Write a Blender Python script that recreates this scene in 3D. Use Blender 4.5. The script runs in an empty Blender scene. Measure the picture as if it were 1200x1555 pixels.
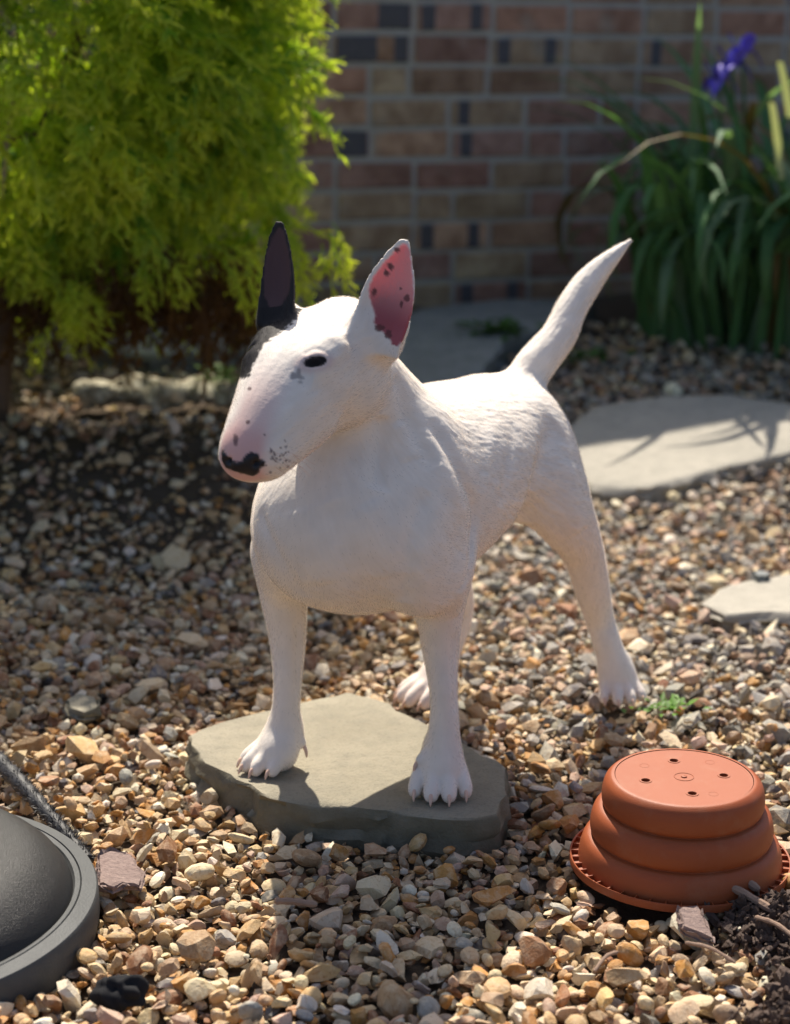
import bpy, bmesh, math, random
import numpy as np
from mathutils import Vector, Matrix, Euler

# ------------------------------------------------------------------ camera, light, exposure
SC = bpy.context.scene
COL = SC.collection
rad = math.radians
CAM_H, PITCH, FPX = 1.13, rad(15.5), 3200.0
cd = bpy.data.cameras.new('camera')
cam = bpy.data.objects.new('camera', cd)
COL.objects.link(cam)
cam.location = (0, 0, CAM_H)
cam.rotation_euler = (rad(90) - PITCH, 0, 0)
cd.sensor_fit = 'HORIZONTAL'
cd.sensor_width = 36.0
cd.lens = 36.0 * FPX / 1200.0
cd.clip_start, cd.clip_end = 0.05, 500
cd.dof.use_dof = True
cd.dof.focus_distance = 2.60
cd.dof.aperture_fstop = 4.8
SC.camera = cam

SUN_EL = rad(53)
SUN_TRAVEL = Vector((0.13, -0.99, 0)).normalized()      # horizontal direction the light travels
sun_from = Vector((-SUN_TRAVEL.x * math.cos(SUN_EL), -SUN_TRAVEL.y * math.cos(SUN_EL), math.sin(SUN_EL)))
ld = bpy.data.lights.new('sun', 'SUN')
ld.energy = 4.3
ld.angle = rad(0.55)
ld.color = (1.0, 0.92, 0.79)
sun = bpy.data.objects.new('sun', ld)
COL.objects.link(sun)
sun.rotation_euler = sun_from.to_track_quat('Z', 'Y').to_euler()
W = bpy.data.worlds.new('World')
SC.world = W
W.use_nodes = True
wn = W.node_tree
bg = wn.nodes['Background']
sky = wn.nodes.new('ShaderNodeTexSky')
sky.sky_type = 'NISHITA'
sky.sun_disc = False
sky.dust_density = 2.5
sky.air_density = 0.8
sky.sun_elevation = SUN_EL
sky.sun_rotation = math.atan2(sun_from.x, sun_from.y)
wn.links.new(sky.outputs[0], bg.inputs[0])
bg.inputs[1].default_value = 0.088
SC.view_settings.view_transform = 'Standard'
SC.view_settings.look = 'None'
SC.view_settings.gamma = 1.0
SC.view_settings.exposure = 0.88
SC.view_settings.use_curve_mapping = False
SC.render.engine = 'CYCLES'
SC.cycles.use_denoising = True
SC.cycles.max_bounces = 8
SC.cycles.transparent_max_bounces = 16
SC.cycles.sample_clamp_indirect = 6.0

rng = np.random.default_rng(7)
random.seed(7)
cP, sP = math.cos(PITCH), math.sin(PITCH)

# ------------------------------------------------------------------ survey helpers
def G(px, py, z=0.0):
    """Survey point of the photograph (1200 x 1555) -> world point at height z."""
    x, y = (px - 600) / FPX, -(py - 777.5) / FPX
    d = np.array([x, y * sP + cP, y * cP - sP])
    t = (z - CAM_H) / d[2]
    return np.array([d[0] * t, d[1] * t, z])

def PY(px, py, Y):
    """Survey point of the photograph -> world point on the upright plane at distance Y."""
    x, y = (px - 600) / FPX, -(py - 777.5) / FPX
    d = np.array([x, y * sP + cP, y * cP - sP])
    t = Y / d[1]
    return np.array([d[0] * t, Y, CAM_H + d[2] * t])

def pix(p):
    p = np.asarray(p)
    zc = p[..., 1] * cP + (CAM_H - p[..., 2]) * sP
    up = p[..., 1] * sP - (CAM_H - p[..., 2]) * cP
    return 600 + p[..., 0] / zc * FPX, 777.5 - up / zc * FPX

def ground_z(x, y):
    """Finished level of the garden: level gravel, rising gently to the bed at the wall."""
    x, y = np.asarray(x, float), np.asarray(y, float)
    t = np.clip((y - 3.9) / 1.4, 0, 1); t = .15 * t * t * (3 - 2 * t)
    q = np.clip((y - 3.55) / .8, 0, 1); q = .15 * q * q * (3 - 2 * q)              # bank of the conifer bed
    w = np.clip((-.05 - x) / .35, 0, 1); w = w * w * (3 - 2 * w)
    return t + (np.maximum(q, t) - t) * w

def GZ(px, py, dz=0.0):
    p = G(px, py, 0)
    for _ in range(4): p = G(px, py, float(ground_z(p[0], p[1])))
    return Vector((p[0], p[1], p[2] + dz))

# ------------------------------------------------------------------ scene helpers
def empty(name, loc=(0, 0, 0), label=None, cat=None, group=None):
    o = bpy.data.objects.new(name, None)
    o.location = loc
    COL.objects.link(o)
    return tag(o, label, cat, group)

def tag(o, label=None, cat=None, group=None, kind=None):
    if label: o['label'] = label
    if cat: o['category'] = cat
    if group: o['group'] = group
    if kind: o['kind'] = kind
    return o

def link(name, me, mat=None, parent=None):
    o = bpy.data.objects.new(name, me)
    COL.objects.link(o)
    if mat is not None and len(me.materials) == 0: me.materials.append(mat)
    if parent is not None:
        o.parent = parent
        o.matrix_parent_inverse = Matrix.Translation(parent.location).inverted()
    return o

def np_mesh(name, V, F, smooth=True, cols=None, sharp=None):
    """V (n,3); F (m,k) all of one size."""
    me = bpy.data.meshes.new(name)
    V = np.asarray(V, np.float32); F = np.asarray(F, np.int32)
    m, k = F.shape
    me.vertices.add(len(V)); me.vertices.foreach_set('co', V.ravel())
    me.loops.add(m * k); me.loops.foreach_set('vertex_index', F.ravel())
    me.polygons.add(m)
    me.polygons.foreach_set('loop_start', np.arange(0, m * k, k, dtype=np.int32))
    me.polygons.foreach_set('use_smooth', np.full(m, smooth, bool))
    me.update(calc_edges=True)
    if sharp is not None:
        me.set_sharp_from_angle(angle=sharp)
    if cols is not None:
        add_cols(me, 'col', cols)
    return me

def add_cols(me, name, cols):
    a = me.attributes.new(name, 'FLOAT_COLOR', 'POINT')
    c = np.ones((len(me.vertices), 4), np.float32)
    c[:, :3] = cols
    a.data.foreach_set('color', c.ravel())

def add_float(me, name, vals):
    a = me.attributes.new(name, 'FLOAT', 'POINT')
    a.data.foreach_set('value', np.asarray(vals, np.float32))

def bm_mesh(name, bm, smooth=False, sharp=None):
    me = bpy.data.meshes.new(name)
    bm.to_mesh(me); bm.free()
    if smooth:
        for p in me.polygons: p.use_smooth = True
    if sharp is not None: me.set_sharp_from_angle(angle=sharp)
    return me

# ------------------------------------------------------------------ material helpers
class Mat:
    def __init__(s, name, rough=0.8, spec=0.3):
        s.m = bpy.data.materials.new(name); s.m.use_nodes = True
        s.nt = s.m.node_tree; s.b = s.nt.nodes['Principled BSDF']
        s.b.inputs['Roughness'].default_value = rough
        s.b.inputs['Specular IOR Level'].default_value = spec
        s.out = s.nt.nodes['Material Output']
    def n(s, t, **kw):
        x = s.nt.nodes.new(t)
        for k, v in kw.items():
            if k.startswith('i_'):
                x.inputs[k[2:].replace('_', ' ')].default_value = v
            else: setattr(x, k, v)
        return x
    def l(s, a, b): s.nt.links.new(a, b)
    def coord(s, kind='Object'): return s.n('ShaderNodeTexCoord').outputs[kind]
    def noise(s, scale, detail=4, rough=0.55, vec=None, dist=0.0):
        x = s.n('ShaderNodeTexNoise'); x.inputs['Scale'].default_value = scale
        x.inputs['Detail'].default_value = detail; x.inputs['Roughness'].default_value = rough
        x.inputs['Distortion'].default_value = dist
        s.l(vec if vec is not None else s.coord(), x.inputs['Vector'])
        return x.outputs['Fac']
    def ramp(s, fac, stops, interp='LINEAR'):
        r = s.n('ShaderNodeValToRGB'); r.color_ramp.interpolation = interp
        e = r.color_ramp.elements
        while len(e) < len(stops): e.new(0.5)
        for el, (p, c) in zip(e, stops):
            el.position = p; el.color = (*c, 1) if len(c) == 3 else c
        s.l(fac, r.inputs['Fac']); return r.outputs['Color']
    def mix(s, fac, a, b, mode='MIX'):
        x = s.n('ShaderNodeMix', data_type='RGBA', blend_type=mode)
        for sock, v in ((x.inputs['Factor'], fac), (x.inputs['A'], a), (x.inputs['B'], b)):
            if hasattr(v, 'is_linked'): s.l(v, sock)
            elif isinstance(v, (int, float)): sock.default_value = v
            else: sock.default_value = (*v, 1)
        return x.outputs['Result']
    def math(s, op, a, b=0.0, clamp=False):
        x = s.n('ShaderNodeMath', operation=op, use_clamp=clamp)
        for i, v in enumerate((a, b)):
            if hasattr(v, 'is_linked'): s.l(v, x.inputs[i])
            else: x.inputs[i].default_value = v
        return x.outputs[0]
    def bump(s, h, strength=0.3, dist=0.01):
        x = s.n('ShaderNodeBump'); x.inputs['Strength'].default_value = strength
        x.inputs['Distance'].default_value = dist
        s.l(h, x.inputs['Height']); s.l(x.outputs[0], s.b.inputs['Normal'])
        return x.outputs[0]
    def base(s, c):
        if hasattr(c, 'is_linked'): s.l(c, s.b.inputs['Base Color'])
        else: s.b.inputs['Base Color'].default_value = (*c, 1)
    def attr(s, name, out='Color'):
        x = s.n('ShaderNodeAttribute'); x.attribute_name = name
        return x.outputs[out]

def tube(path, radii, seg=8, cap=True):
    """Vertices and quad faces of a tapered tube along a path."""
    path = np.asarray(path, float); n = len(path)
    radii = np.broadcast_to(np.asarray(radii, float), (n,))
    tang = np.gradient(path, axis=0); tang /= np.linalg.norm(tang, axis=1, keepdims=True) + 1e-9
    ref = np.array([0.31, 0.22, 0.92]); V = []
    s = np.cross(tang[0], ref); s /= np.linalg.norm(s)
    for i in range(n):
        s = s - tang[i] * s.dot(tang[i]); s /= np.linalg.norm(s)
        b = np.cross(tang[i], s)
        a = np.linspace(0, 2 * np.pi, seg, endpoint=False)[:, None]
        V.append(path[i] + radii[i] * (np.cos(a) * s + np.sin(a) * b))
    V = np.concatenate(V); F = []
    for i in range(n - 1):
        for j in range(seg):
            k = (j + 1) % seg
            F.append((i * seg + j, i * seg + k, (i + 1) * seg + k, (i + 1) * seg + j))
    if cap:
        V = np.vstack([V, path[0], path[-1]]); c0, c1 = len(V) - 2, len(V) - 1
        for j in range(seg):
            k = (j + 1) % seg
            F.append((c0, k, j, j)); F.append((c1, (n - 1) * seg + j, (n - 1) * seg + k, (n - 1) * seg + k))
    return V, F

def mesh_vf(name, V, F, smooth=True, sharp=None):
    me = bpy.data.meshes.new(name)
    F = [tuple(dict.fromkeys(int(i) for i in f)) for f in F]
    me.from_pydata([tuple(map(float, v)) for v in V], [], F)
    if smooth:
        for p in me.polygons: p.use_smooth = True
    me.update()
    if sharp is not None: me.set_sharp_from_angle(angle=sharp)
    return me

def catmull(P, n):
    """Smooth resample of control rows P to n rows."""
    P = np.asarray(P, float); m = len(P)
    t = np.linspace(0, m - 1, n); i = np.clip(t.astype(int), 0, m - 2); f = (t - i)[:, None]
    p0, p1, p2, p3 = P[np.maximum(i - 1, 0)], P[i], P[i + 1], P[np.minimum(i + 2, m - 1)]
    return 0.5 * (2 * p1 + (p2 - p0) * f + (2 * p0 - 5 * p1 + 4 * p2 - p3) * f ** 2 + (3 * p1 - p0 - 3 * p2 + p3) * f ** 3)
# ------------------------------------------------------------------ ground
m = Mat('soil', .95, .15)
n1, n2 = m.noise(9, 6), m.noise(60, 5)
m.base(m.mix(n2, m.mix(n1, (.055, .040, .028), (.115, .085, .060)), (.15, .115, .082)))
m.bump(m.noise(120, 6, .7), .9, .012)
gx = np.concatenate([[-60, -20, -8, -4], np.linspace(-2.6, 2.6, 105), [4, 8, 20, 60]])
gy = np.concatenate([[-40, -10, -2, 0.8], np.linspace(1.5, 6.4, 99), [8, 14, 40, 90]])
XX, YY = np.meshgrid(gx, gy)
ZZ = ground_z(XX, YY) - .026 + np.where((YY > 1.5) & (YY < 6.4), (rng.random(XX.shape) - .5) * .008, 0)
Vg = np.stack([XX, YY, ZZ], -1).reshape(-1, 3)
nx = len(gx)
ii, jj = np.meshgrid(np.arange(len(gy) - 1), np.arange(nx - 1), indexing='ij')
q0 = (ii * nx + jj).ravel()
ground = link('ground', np_mesh('ground', Vg, np.stack([q0, q0 + 1, q0 + nx + 1, q0 + nx], -1), True), m.m)
tag(ground, 'dark earth under the gravel and planting', kind='structure')

# ------------------------------------------------------------------ brick wall (two courses of thickness, header faces closed by a core)
WY0, WROT = 5.72, rad(20)           # where it crosses the middle line, and its slight turn away to the right
CH, BL, BH, BD, MJ = .0835, .226, .0685, .11, .0150   # course height, module, brick height, depth, joint
wx = np.array([math.cos(WROT), math.sin(WROT), -.030]); wn_ = np.array([math.sin(WROT), -math.cos(WROT), 0])   # along, outward (to the viewer)
m = Mat('lime_mortar', .95, .1)
m.base(m.mix(m.noise(40, 5), (.34, .32, .30), (.50, .475, .44))); m.bump(m.noise(160, 5), .6, .006)
mortar = m.m
m = Mat('old_brick', .88, .15)
ac = m.n('ShaderNodeObjectInfo').outputs['Color']; av = m.attr('col')
bc = m.mix(1.0, ac, av, 'ADD')
co = m.coord()
pos = m.n('ShaderNodeNewGeometry').outputs['Position']
bc = m.mix(m.ramp(m.noise(13, 6, .65, vec=pos), [(.38, (0, 0, 0)), (.62, (1, 1, 1))]), bc, m.mix(1.0, bc, (.60, .54, .52), 'MULTIPLY'))
stain = m.ramp(m.noise(9, 3, vec=pos), [(.60, (0, 0, 0)), (.72, (1, 1, 1))])
bc = m.mix(m.math('MULTIPLY', stain, .6), bc, (.36, .32, .27))
m.base(bc); m.bump(m.noise(140, 6, .7, vec=pos), .8, .006)
brick_m = m.m
m = Mat('burnt_brick', .6, .3)
m.base(m.mix(m.noise(50, 4), (.055, .055, .070), (.120, .110, .120))); m.bump(m.noise(140, 5), .6, .004)
burnt_m = m.m
WTOP, WSTEP, WLOW = 1.88, -.38, 1.22  # top stepped down at left, out of view, to let sun onto the edging
wall = empty('brick_wall', (float(wx[0] * 0), WY0, .12), 'old brick garden wall in shade behind the conifer and the iris clump', 'wall')
def wall_pt(a, z, out=0.0):
    return np.array([0, WY0, 0]) + wx * a + wn_ * out + np.array([0, 0, z])
def bx(a0, a1, z0, z1, o0, o1, bev=.0):
    """Box in wall coordinates."""
    bm = bmesh.new()
    vs = [bm.verts.new(wall_pt(a, z, o)) for a in (a0, a1) for o in (o0, o1) for z in (z0, z1)]
    for f in ((0, 1, 3, 2), (4, 6, 7, 5), (0, 4, 5, 1), (2, 3, 7, 6), (0, 2, 6, 4), (1, 5, 7, 3)):
        bm.faces.new([vs[i] for i in f])
    bmesh.ops.recalc_face_normals(bm, faces=bm.faces)
    if bev: bmesh.ops.bevel(bm, geom=list(bm.edges), offset=bev, segments=2, affect='EDGES', profile=.6)
    return bm
WL, WR, WZ0 = -4.5, 4.2, .02
link('mortar', bm_mesh('mortar', bx(WSTEP, WR, WZ0, WTOP, -.110, -.006)), mortar, wall)
link('mortar', bm_mesh('mortar', bx(WL, WSTEP + .004, WZ0 - .01, WLOW, -.108, -.008)), mortar, wall)
link('coping', bm_mesh('coping', bx(WSTEP - .03, WR + .03, WTOP, WTOP + .06, -.150, .035, .012)), mortar, wall)
link('coping', bm_mesh('coping', bx(WL - .03, WSTEP - .034, WLOW, WLOW + .06, -.150, .035, .012)), mortar, wall)
BC = [(.270, .170, .135), (.290, .175, .138), (.240, .155, .138), (.300, .205, .155), (.255, .180, .138), (.225, .150, .138), (.285, .220, .165), (.265, .160, .140), (.285, .230, .170)]
# stock brick meshes with worn arrises
brick_me = {}
def brick_mesh(L, H, seed, dark=()):
    rg = np.random.default_rng(seed)
    bm = bmesh.new(); bmesh.ops.create_cube(bm, size=1.0)
    for v in bm.verts:
        v.co = Vector((v.co.x * L, v.co.y * BD, v.co.z * H))
    for xs in sorted(x for d in dark for x in d):
        bmesh.ops.bisect_plane(bm, geom=list(bm.verts) + list(bm.edges) + list(bm.faces), plane_co=(xs, 0, 0), plane_no=(1, 0, 0))
    fs = [e for e in bm.edges if len(e.link_faces) == 2 and e.link_faces[0].normal.dot(e.link_faces[1].normal) < .5]
    bmesh.ops.bevel(bm, geom=fs, offset=.005, segments=2, affect='EDGES', profile=.5)
    for v in bm.verts: v.co += Vector(rg.uniform(-.0014, .0014, 3))
    for f in bm.faces:
        c = f.calc_center_median()
        if any(a < c.x < b for a, b in dark) and abs(c.x) < L / 2 - .002: f.material_index = 1
    me = bm_mesh('brick', bm)
    me.materials.append(brick_m); me.materials.append(burnt_m)
    a = me.attributes.new('col', 'FLOAT_COLOR', 'POINT')
    a.data.foreach_set('color', np.tile([0, 0, 0, 1], len(me.vertices)).astype(np.float32))
    return me
kinds = [(), (), (), (), ((-.095, -.055), (.045, .080)), ((-.10, .015), (.06, .10)), ((.01, .10),), ((-.085, -.05),)]
kp = np.array([5, 5, 5, 5, 2.6, .8, .9, .9]); kp = kp / kp.sum()
full = [[brick_mesh(BL - MJ, BH, 10 * i + j, kinds[i]) for j in range(2)] for i in range(len(kinds))]
half = [brick_mesh(BL / 2 - MJ, BH, 200 + j) for j in range(3)]
rot = Matrix(((wx[0], -wn_[0], 0), (wx[1], -wn_[1], 0), (wx[2], 0, 1))).to_4x4()
restV, restF, restC = [], [], []
# dark-spotted bricks read off the photograph: (survey point)
spotted = {}
def in_frame(a, z):
    x, y = pix(wall_pt(a, z, 0))
    return -60 < x < 1260 and -70 < y < 520
nc = int((WTOP - WZ0) / CH)
for c in range(nc):
    z = WZ0 + .007 + (c + .5) * CH
    a = WL + (0 if c % 2 else BL * .5) + rng.uniform(-.012, .012) + .03
    while a < WR - BL:
        short = rng.random() < .07
        L = BL / 2 if short else BL
        ac_, zc_ = a + L / 2, z + rng.normal(0, .0012)
        ctr = wall_pt(ac_, zc_, -BD / 2 + rng.uniform(-.003, .003))
        col = np.array(BC[rng.integers(len(BC))]) * rng.uniform(1.25, 1.85) * np.array([1.12, 1.06, .96])
        a += L
        if ac_ < WSTEP + L / 2 and zc_ > WLOW - BH / 2: continue
        if in_frame(ac_, zc_):
            me = half[rng.integers(3)] if short else full[rng.choice(len(kinds), p=kp)][rng.integers(2)]
            o = bpy.data.objects.new('brick', me); COL.objects.link(o)
            o.parent = wall; o.matrix_parent_inverse = Matrix.Translation(wall.location).inverted()
            o.matrix_basis = Matrix.Translation(Vector(ctr)) @ rot @ Euler((0, rng.normal(0, .006), 0)).to_matrix().to_4x4()
            o.color = (*col, 1)
        else:
            hL, hH, hD = L / 2 - MJ / 2, BH / 2, BD / 2
            b0 = len(restV)
            for sx in (-1, 1):
                for sy in (-1, 1):
                    for sz in (-1, 1):
                        restV.append(ctr + wx * sx * hL - wn_ * sy * hD + np.array([0, 0, sz * hH])); restC.append(col)
            restF += [[b0 + i for i in f] for f in ((0, 1, 3, 2), (4, 6, 7, 5), (0, 4, 5, 1), (2, 3, 7, 6), (0, 2, 6, 4), (1, 5, 7, 3))]
o = link('brick_remainder', np_mesh('brick_remainder', restV, restF, False, np.array(restC)), brick_m, wall)
o.color = (0, 0, 0, 1); tag(o, kind='stuff')

# ------------------------------------------------------------------ flagstones
def flag(name, outline, ztop, thick, mat, label, seed=0, rough=.004, cat='flagstone', inset=.006, cell=.02, zf=None):
    """Riven slab from an outline on the ground: jagged side, gently uneven top."""
    rg = np.random.default_rng(seed)
    P = np.asarray(outline, float)[:, :2]; C = P.mean(0)
    pts = []
    for p, q in zip(P, np.roll(P, -1, 0)):
        n = max(2, int(np.linalg.norm(q - p) / cell))
        for k in range(n):
            r = p + (q - p) * k / n
            pts.append(r + (0 if k == 0 else 1) * rg.normal(0, rough * .55, 2))
    pts = np.array(pts); n = len(pts)
    rings = []
    dirs = pts - C; ln = np.linalg.norm(dirs, axis=1, keepdims=True); un = dirs / ln
    for k, (ins, z) in enumerate(((.0, -thick), (-.004, -thick * .72), (.002, -thick * .52), (-.003, -thick * .34), (.0, -.010), (inset * .6, -.0028), (inset * 1.6, 0.0))):
        j = rg.normal(0, rough, (n, 1)) if k < 5 else rg.normal(0, rough * .35, (n, 1))
        zj = rg.normal(0, .0028, n) if 0 < k < 4 else rg.normal(0, .0006, n)
        rings.append(np.column_stack([pts - un * (ins + (j if k else 0)), z + zj]))
    for s in (.86, .70, .52, .34, .17):
        rings.append(np.column_stack([C + dirs * s, np.zeros(n)]))
    V = np.concatenate(rings + [np.array([[C[0], C[1], 0]])])
    V[:, 2] += ztop if zf is None else zf(V[:, 0], V[:, 1]) + ztop
    F = []
    for k in range(len(rings) - 1):
        for i in range(n):
            j = (i + 1) % n
            F.append((k * n + i, k * n + j, (k + 1) * n + j, (k + 1) * n + i))
    top = len(V) - 1; k = len(rings) - 1
    for i in range(n): F.append((k * n + i, k * n + (i + 1) % n, top))
    C3 = Vector((C[0], C[1], 0))
    me = mesh_vf(name, V - np.array([C[0], C[1], 0]), F, True, rad(38))
    o = link(name, me, mat); o.location = C3
    return tag(o, label, cat)
def stone_mat(name, c0, c1, c2, side):
    m = Mat(name, .86, .2)
    p = m.n('ShaderNodeNewGeometry')
    pos = p.outputs['Position']
    big, mid, fine = m.noise(7, 4, vec=pos), m.noise(35, 5, vec=pos), m.noise(260, 4, vec=pos)
    c = m.mix(m.ramp(big, [(.3, (0, 0, 0)), (.7, (1, 1, 1))]), c0, c1)
    c = m.mix(m.ramp(mid, [(.45, (0, 0, 0)), (.8, (1, 1, 1))]), c, c2)
    c = m.mix(m.math('MULTIPLY', m.ramp(fine, [(.50, (0, 0, 0)), (.68, (1, 1, 1))]), .35), c, m.mix(1.0, c, (.55, .53, .5), 'MULTIPLY'))
    sp = m.n('ShaderNodeSeparateXYZ'); m.l(p.outputs['Normal'], sp.inputs[0])
    c = m.mix(m.ramp(sp.outputs['Z'], [(.45, (1, 1, 1)), (.80, (0, 0, 0))]), c, m.mix(mid, side, c2))      # darker tone on the steep faces
    m.base(c)
    m.bump(m.math('ADD', fine, m.math('MULTIPLY', mid, 1.6)), .55, .004)
    return m.m
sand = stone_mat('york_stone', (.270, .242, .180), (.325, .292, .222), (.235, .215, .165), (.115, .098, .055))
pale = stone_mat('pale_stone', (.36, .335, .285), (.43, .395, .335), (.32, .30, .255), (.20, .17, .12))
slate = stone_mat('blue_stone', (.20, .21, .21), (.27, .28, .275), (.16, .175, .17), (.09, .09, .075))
gp = lambda pts, z: [G(x, y, z) for x, y in pts]
gz = lambda pts, dz: [np.array(GZ(x, y)) for x, y in pts]
flag('flagstone', gp([(284, 1116), (330, 1098), (400, 1080), (470, 1062), (528, 1050), (575, 1061), (618, 1083), (660, 1108), (712, 1132), (768, 1163), (772, 1200), (758, 1238), (700, 1244), (640, 1240), (590, 1232), (545, 1228), (480, 1224), (432, 1216), (392, 1205), (378, 1192), (345, 1178), (308, 1158)][::-1], .036), .036, .062, sand,
     'grey sandstone flag with a broken edge under the front paws of the dog', 3, inset=.0028)
flag('flagstone', gz([(850, 676), (900, 645), (1000, 632), (1110, 630), (1225, 646), (1225, 700), (1100, 726), (985, 757), (930, 757), (900, 754), (860, 725)][::-1], .0), .022, .05, pale,
     'long pale flag behind the hind leg of the dog, its back edge in shade', 5, zf=lambda x, y: ground_z(x, y))
flag('flagstone', gp([(1064, 915), (1090, 893), (1130, 880), (1215, 868), (1330, 880), (1330, 960), (1215, 932), (1150, 932), (1100, 934)][::-1], .014), .014, .04, pale,
     'pale flag sunk in gravel with a dark chip lying on it', 7)
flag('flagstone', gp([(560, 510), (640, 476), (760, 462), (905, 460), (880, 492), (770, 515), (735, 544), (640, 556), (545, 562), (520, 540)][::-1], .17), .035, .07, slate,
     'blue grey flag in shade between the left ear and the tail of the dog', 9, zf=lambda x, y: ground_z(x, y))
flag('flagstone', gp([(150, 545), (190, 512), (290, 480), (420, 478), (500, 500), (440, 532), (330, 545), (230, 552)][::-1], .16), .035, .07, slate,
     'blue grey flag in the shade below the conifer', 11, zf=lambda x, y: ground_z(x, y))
tag(flag('paving_chip', gp([(100, 1066), (118, 1056), (146, 1062), (151, 1078), (128, 1086), (106, 1080)][::-1], .012), .016, .018, sand, 'x', 13, .0015, inset=.002, cell=.01),
    'small greenish grey paving chip lying flat on the gravel at the left', 'paving chip')
# split, lichen-covered edging stones in the patch of sun beside the muzzle
m = Mat('lichen_stone', .9, .15)
m.base(m.mix(m.ramp(m.noise(45, 5), [(.4, (0, 0, 0)), (.6, (1, 1, 1))]), (.22, .19, .13), (.50, .47, .37))); m.bump(m.noise(60, 5), .8, .012)
lich = m.m
def rock(name, c, r, seed, mat, label=None, cat=None, rz=0, tilt=0, cuts=9, sub=3, amp=.16):
    rg = np.random.default_rng(seed)
    bm = bmesh.new(); bmesh.ops.create_icosphere(bm, subdivisions=sub, radius=1)
    ns = rg.normal(size=(cuts, 3)); ns /= np.linalg.norm(ns, axis=1, keepdims=True); dd = rg.uniform(.62, .92, cuts)
    for v in bm.verts:
        p = np.array(v.co)
        for n_, d_ in zip(ns, dd):
            e = p @ n_ - d_
            if e > 0: p = p - n_ * e * .95
        q = p * 3.1 + seed
        p = p * (1 + amp * .5 * math.sin(q[0] * 1.7 + q[1]) * math.cos(q[2] * 1.3 - q[0]))
        v.co = Vector(p * r)
    o = link(name, bm_mesh(name, bm, True, rad(35)), mat)
    o.location = c; o.rotation_euler = (tilt, tilt * .4, rz)
    return tag(o, label, cat)
for i, (px, py, rx, lab) in enumerate(((146, 570, .060, 'lichened edging stone at the dark left end of the sunlit row'), (200, 566, .062, 'sunlit lichened edging stone second from the dark end of the row'), (252, 568, .058, 'sunlit lichened edging stone in the middle of the row by the muzzle'),
                                   (305, 563, .064, 'sunlit lichened edging stone next to the head of the dog'), (362, 562, .066, 'lichened edging stone hidden partly behind the head of the dog'))):
    c = PY(px, py, 4.42)
    tag(rock('edging_stone', Vector((c[0], 4.43 + .02 * (i % 2), .166)), np.array([rx * 1.1, .050, .034]), 40 + i, lich, rz=rad(6 - 5 * i), cuts=12, amp=.3), lab, 'edging stone', 'edging stones below the conifer')
m = Mat('fallen_leaves', .9, .15); m.base(m.mix(m.noise(50, 3), (.30, .20, .15), (.48, .36, .28))); litter_m = m.m
# ------------------------------------------------------------------ the dog
# Body frame: u runs from the chest to the tail, v to the dog's left, z up.
DO = np.array([-0.057, 2.58]); DU = np.array([0.507, 0.862]); DV = np.array([0.862, -0.507])
def B(u, v, z):
    q = DO + u * DU + v * DV
    return np.array([q[0], q[1], z])
U3 = np.array([DU[0], DU[1], 0]); V3 = np.array([DV[0], DV[1], 0]); Z3 = np.array([0, 0, 1.0])
# Head frame: origin at the back of the skull, f to the nose, s to the dog's left, t to the crown.
HC = np.array([-0.0854, 2.504, 0.692])
HF = np.array([-0.4045, -0.70, -0.588]); HF /= np.linalg.norm(HF)
HS = np.array([0.866, -0.5, 0.0]); HS -= HF * HS.dot(HF); HS /= np.linalg.norm(HS)
HT = np.cross(HF, HS)
def Hd(f, s, t): return HC + f * HF + s * HS + t * HT
def to_head(p):
    q = p - HC
    return np.stack([q @ HF, q @ HS, q @ HT], -1)

PAD = 0.036
def within(X, lo, hi):
    k = np.nonzero((X[:, 0] > lo[0]) & (X[:, 0] < hi[0]))[0]
    if len(k): k = k[(X[k, 2] > lo[2]) & (X[k, 2] < hi[2])]
    if len(k): k = k[(X[k, 1] > lo[1]) & (X[k, 1] < hi[1])]
    return k
class Loft:
    """Solid swept along a path with elliptical sections (ra along side, rb across it)."""
    def __init__(s, rows, side, n=None, sub=4, k=0.0):
        s.k = k
        R = np.array([[*p, a, b] for p, a, b in rows], float)
        R = catmull(R, n or (len(R) - 1) * sub + 1)
        s.P, s.a, s.b = R[:, :3], np.maximum(R[:, 3], .0012), np.maximum(R[:, 4], .0012)
        s.side = np.asarray(side, float)
        m = np.maximum(s.a, s.b)[:, None]
        s.lo, s.hi = (s.P - m).min(0) - PAD, (s.P + m).max(0) + PAD
    def ev(s, X):
        d = np.full(len(X), 1.0)
        for i in range(len(s.P) - 1):
            p, q = s.P[i], s.P[i + 1]
            m = max(s.a[i:i + 2].max(), s.b[i:i + 2].max()) + PAD
            lo, hi = np.minimum(p, q) - m, np.maximum(p, q) + m
            k = within(X, lo, hi)
            if not len(k): continue
            ax = q - p; L2 = ax @ ax
            t = np.clip((X[k] - p) @ ax / L2, 0, 1)
            D = X[k] - p - t[:, None] * ax
            an = ax / math.sqrt(L2)
            sd = s.side - an * (s.side @ an); sd /= np.linalg.norm(sd)
            up = np.cross(an, sd)
            a = s.a[i] + t * (s.a[i + 1] - s.a[i]); b = s.b[i] + t * (s.b[i + 1] - s.b[i])
            x, y, w = D @ sd, D @ up, D @ an
            mn = np.minimum(a, b)
            x = x / a; y = y / b; w = w / mn
            x2, y2, w2 = x * x, y * y, w * w
            r = np.sqrt(x2 + y2 + w2)
            g = np.sqrt(x2 / (a * a) + y2 / (b * b) + w2 / (mn * mn)) + 1e-6
            e = np.where(r > 0.35, r * (r - 1) / g, (r - 1) * mn)
            d[k] = smin(d[k], e, s.k) if s.k else np.minimum(d[k], e)
        return d
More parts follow.
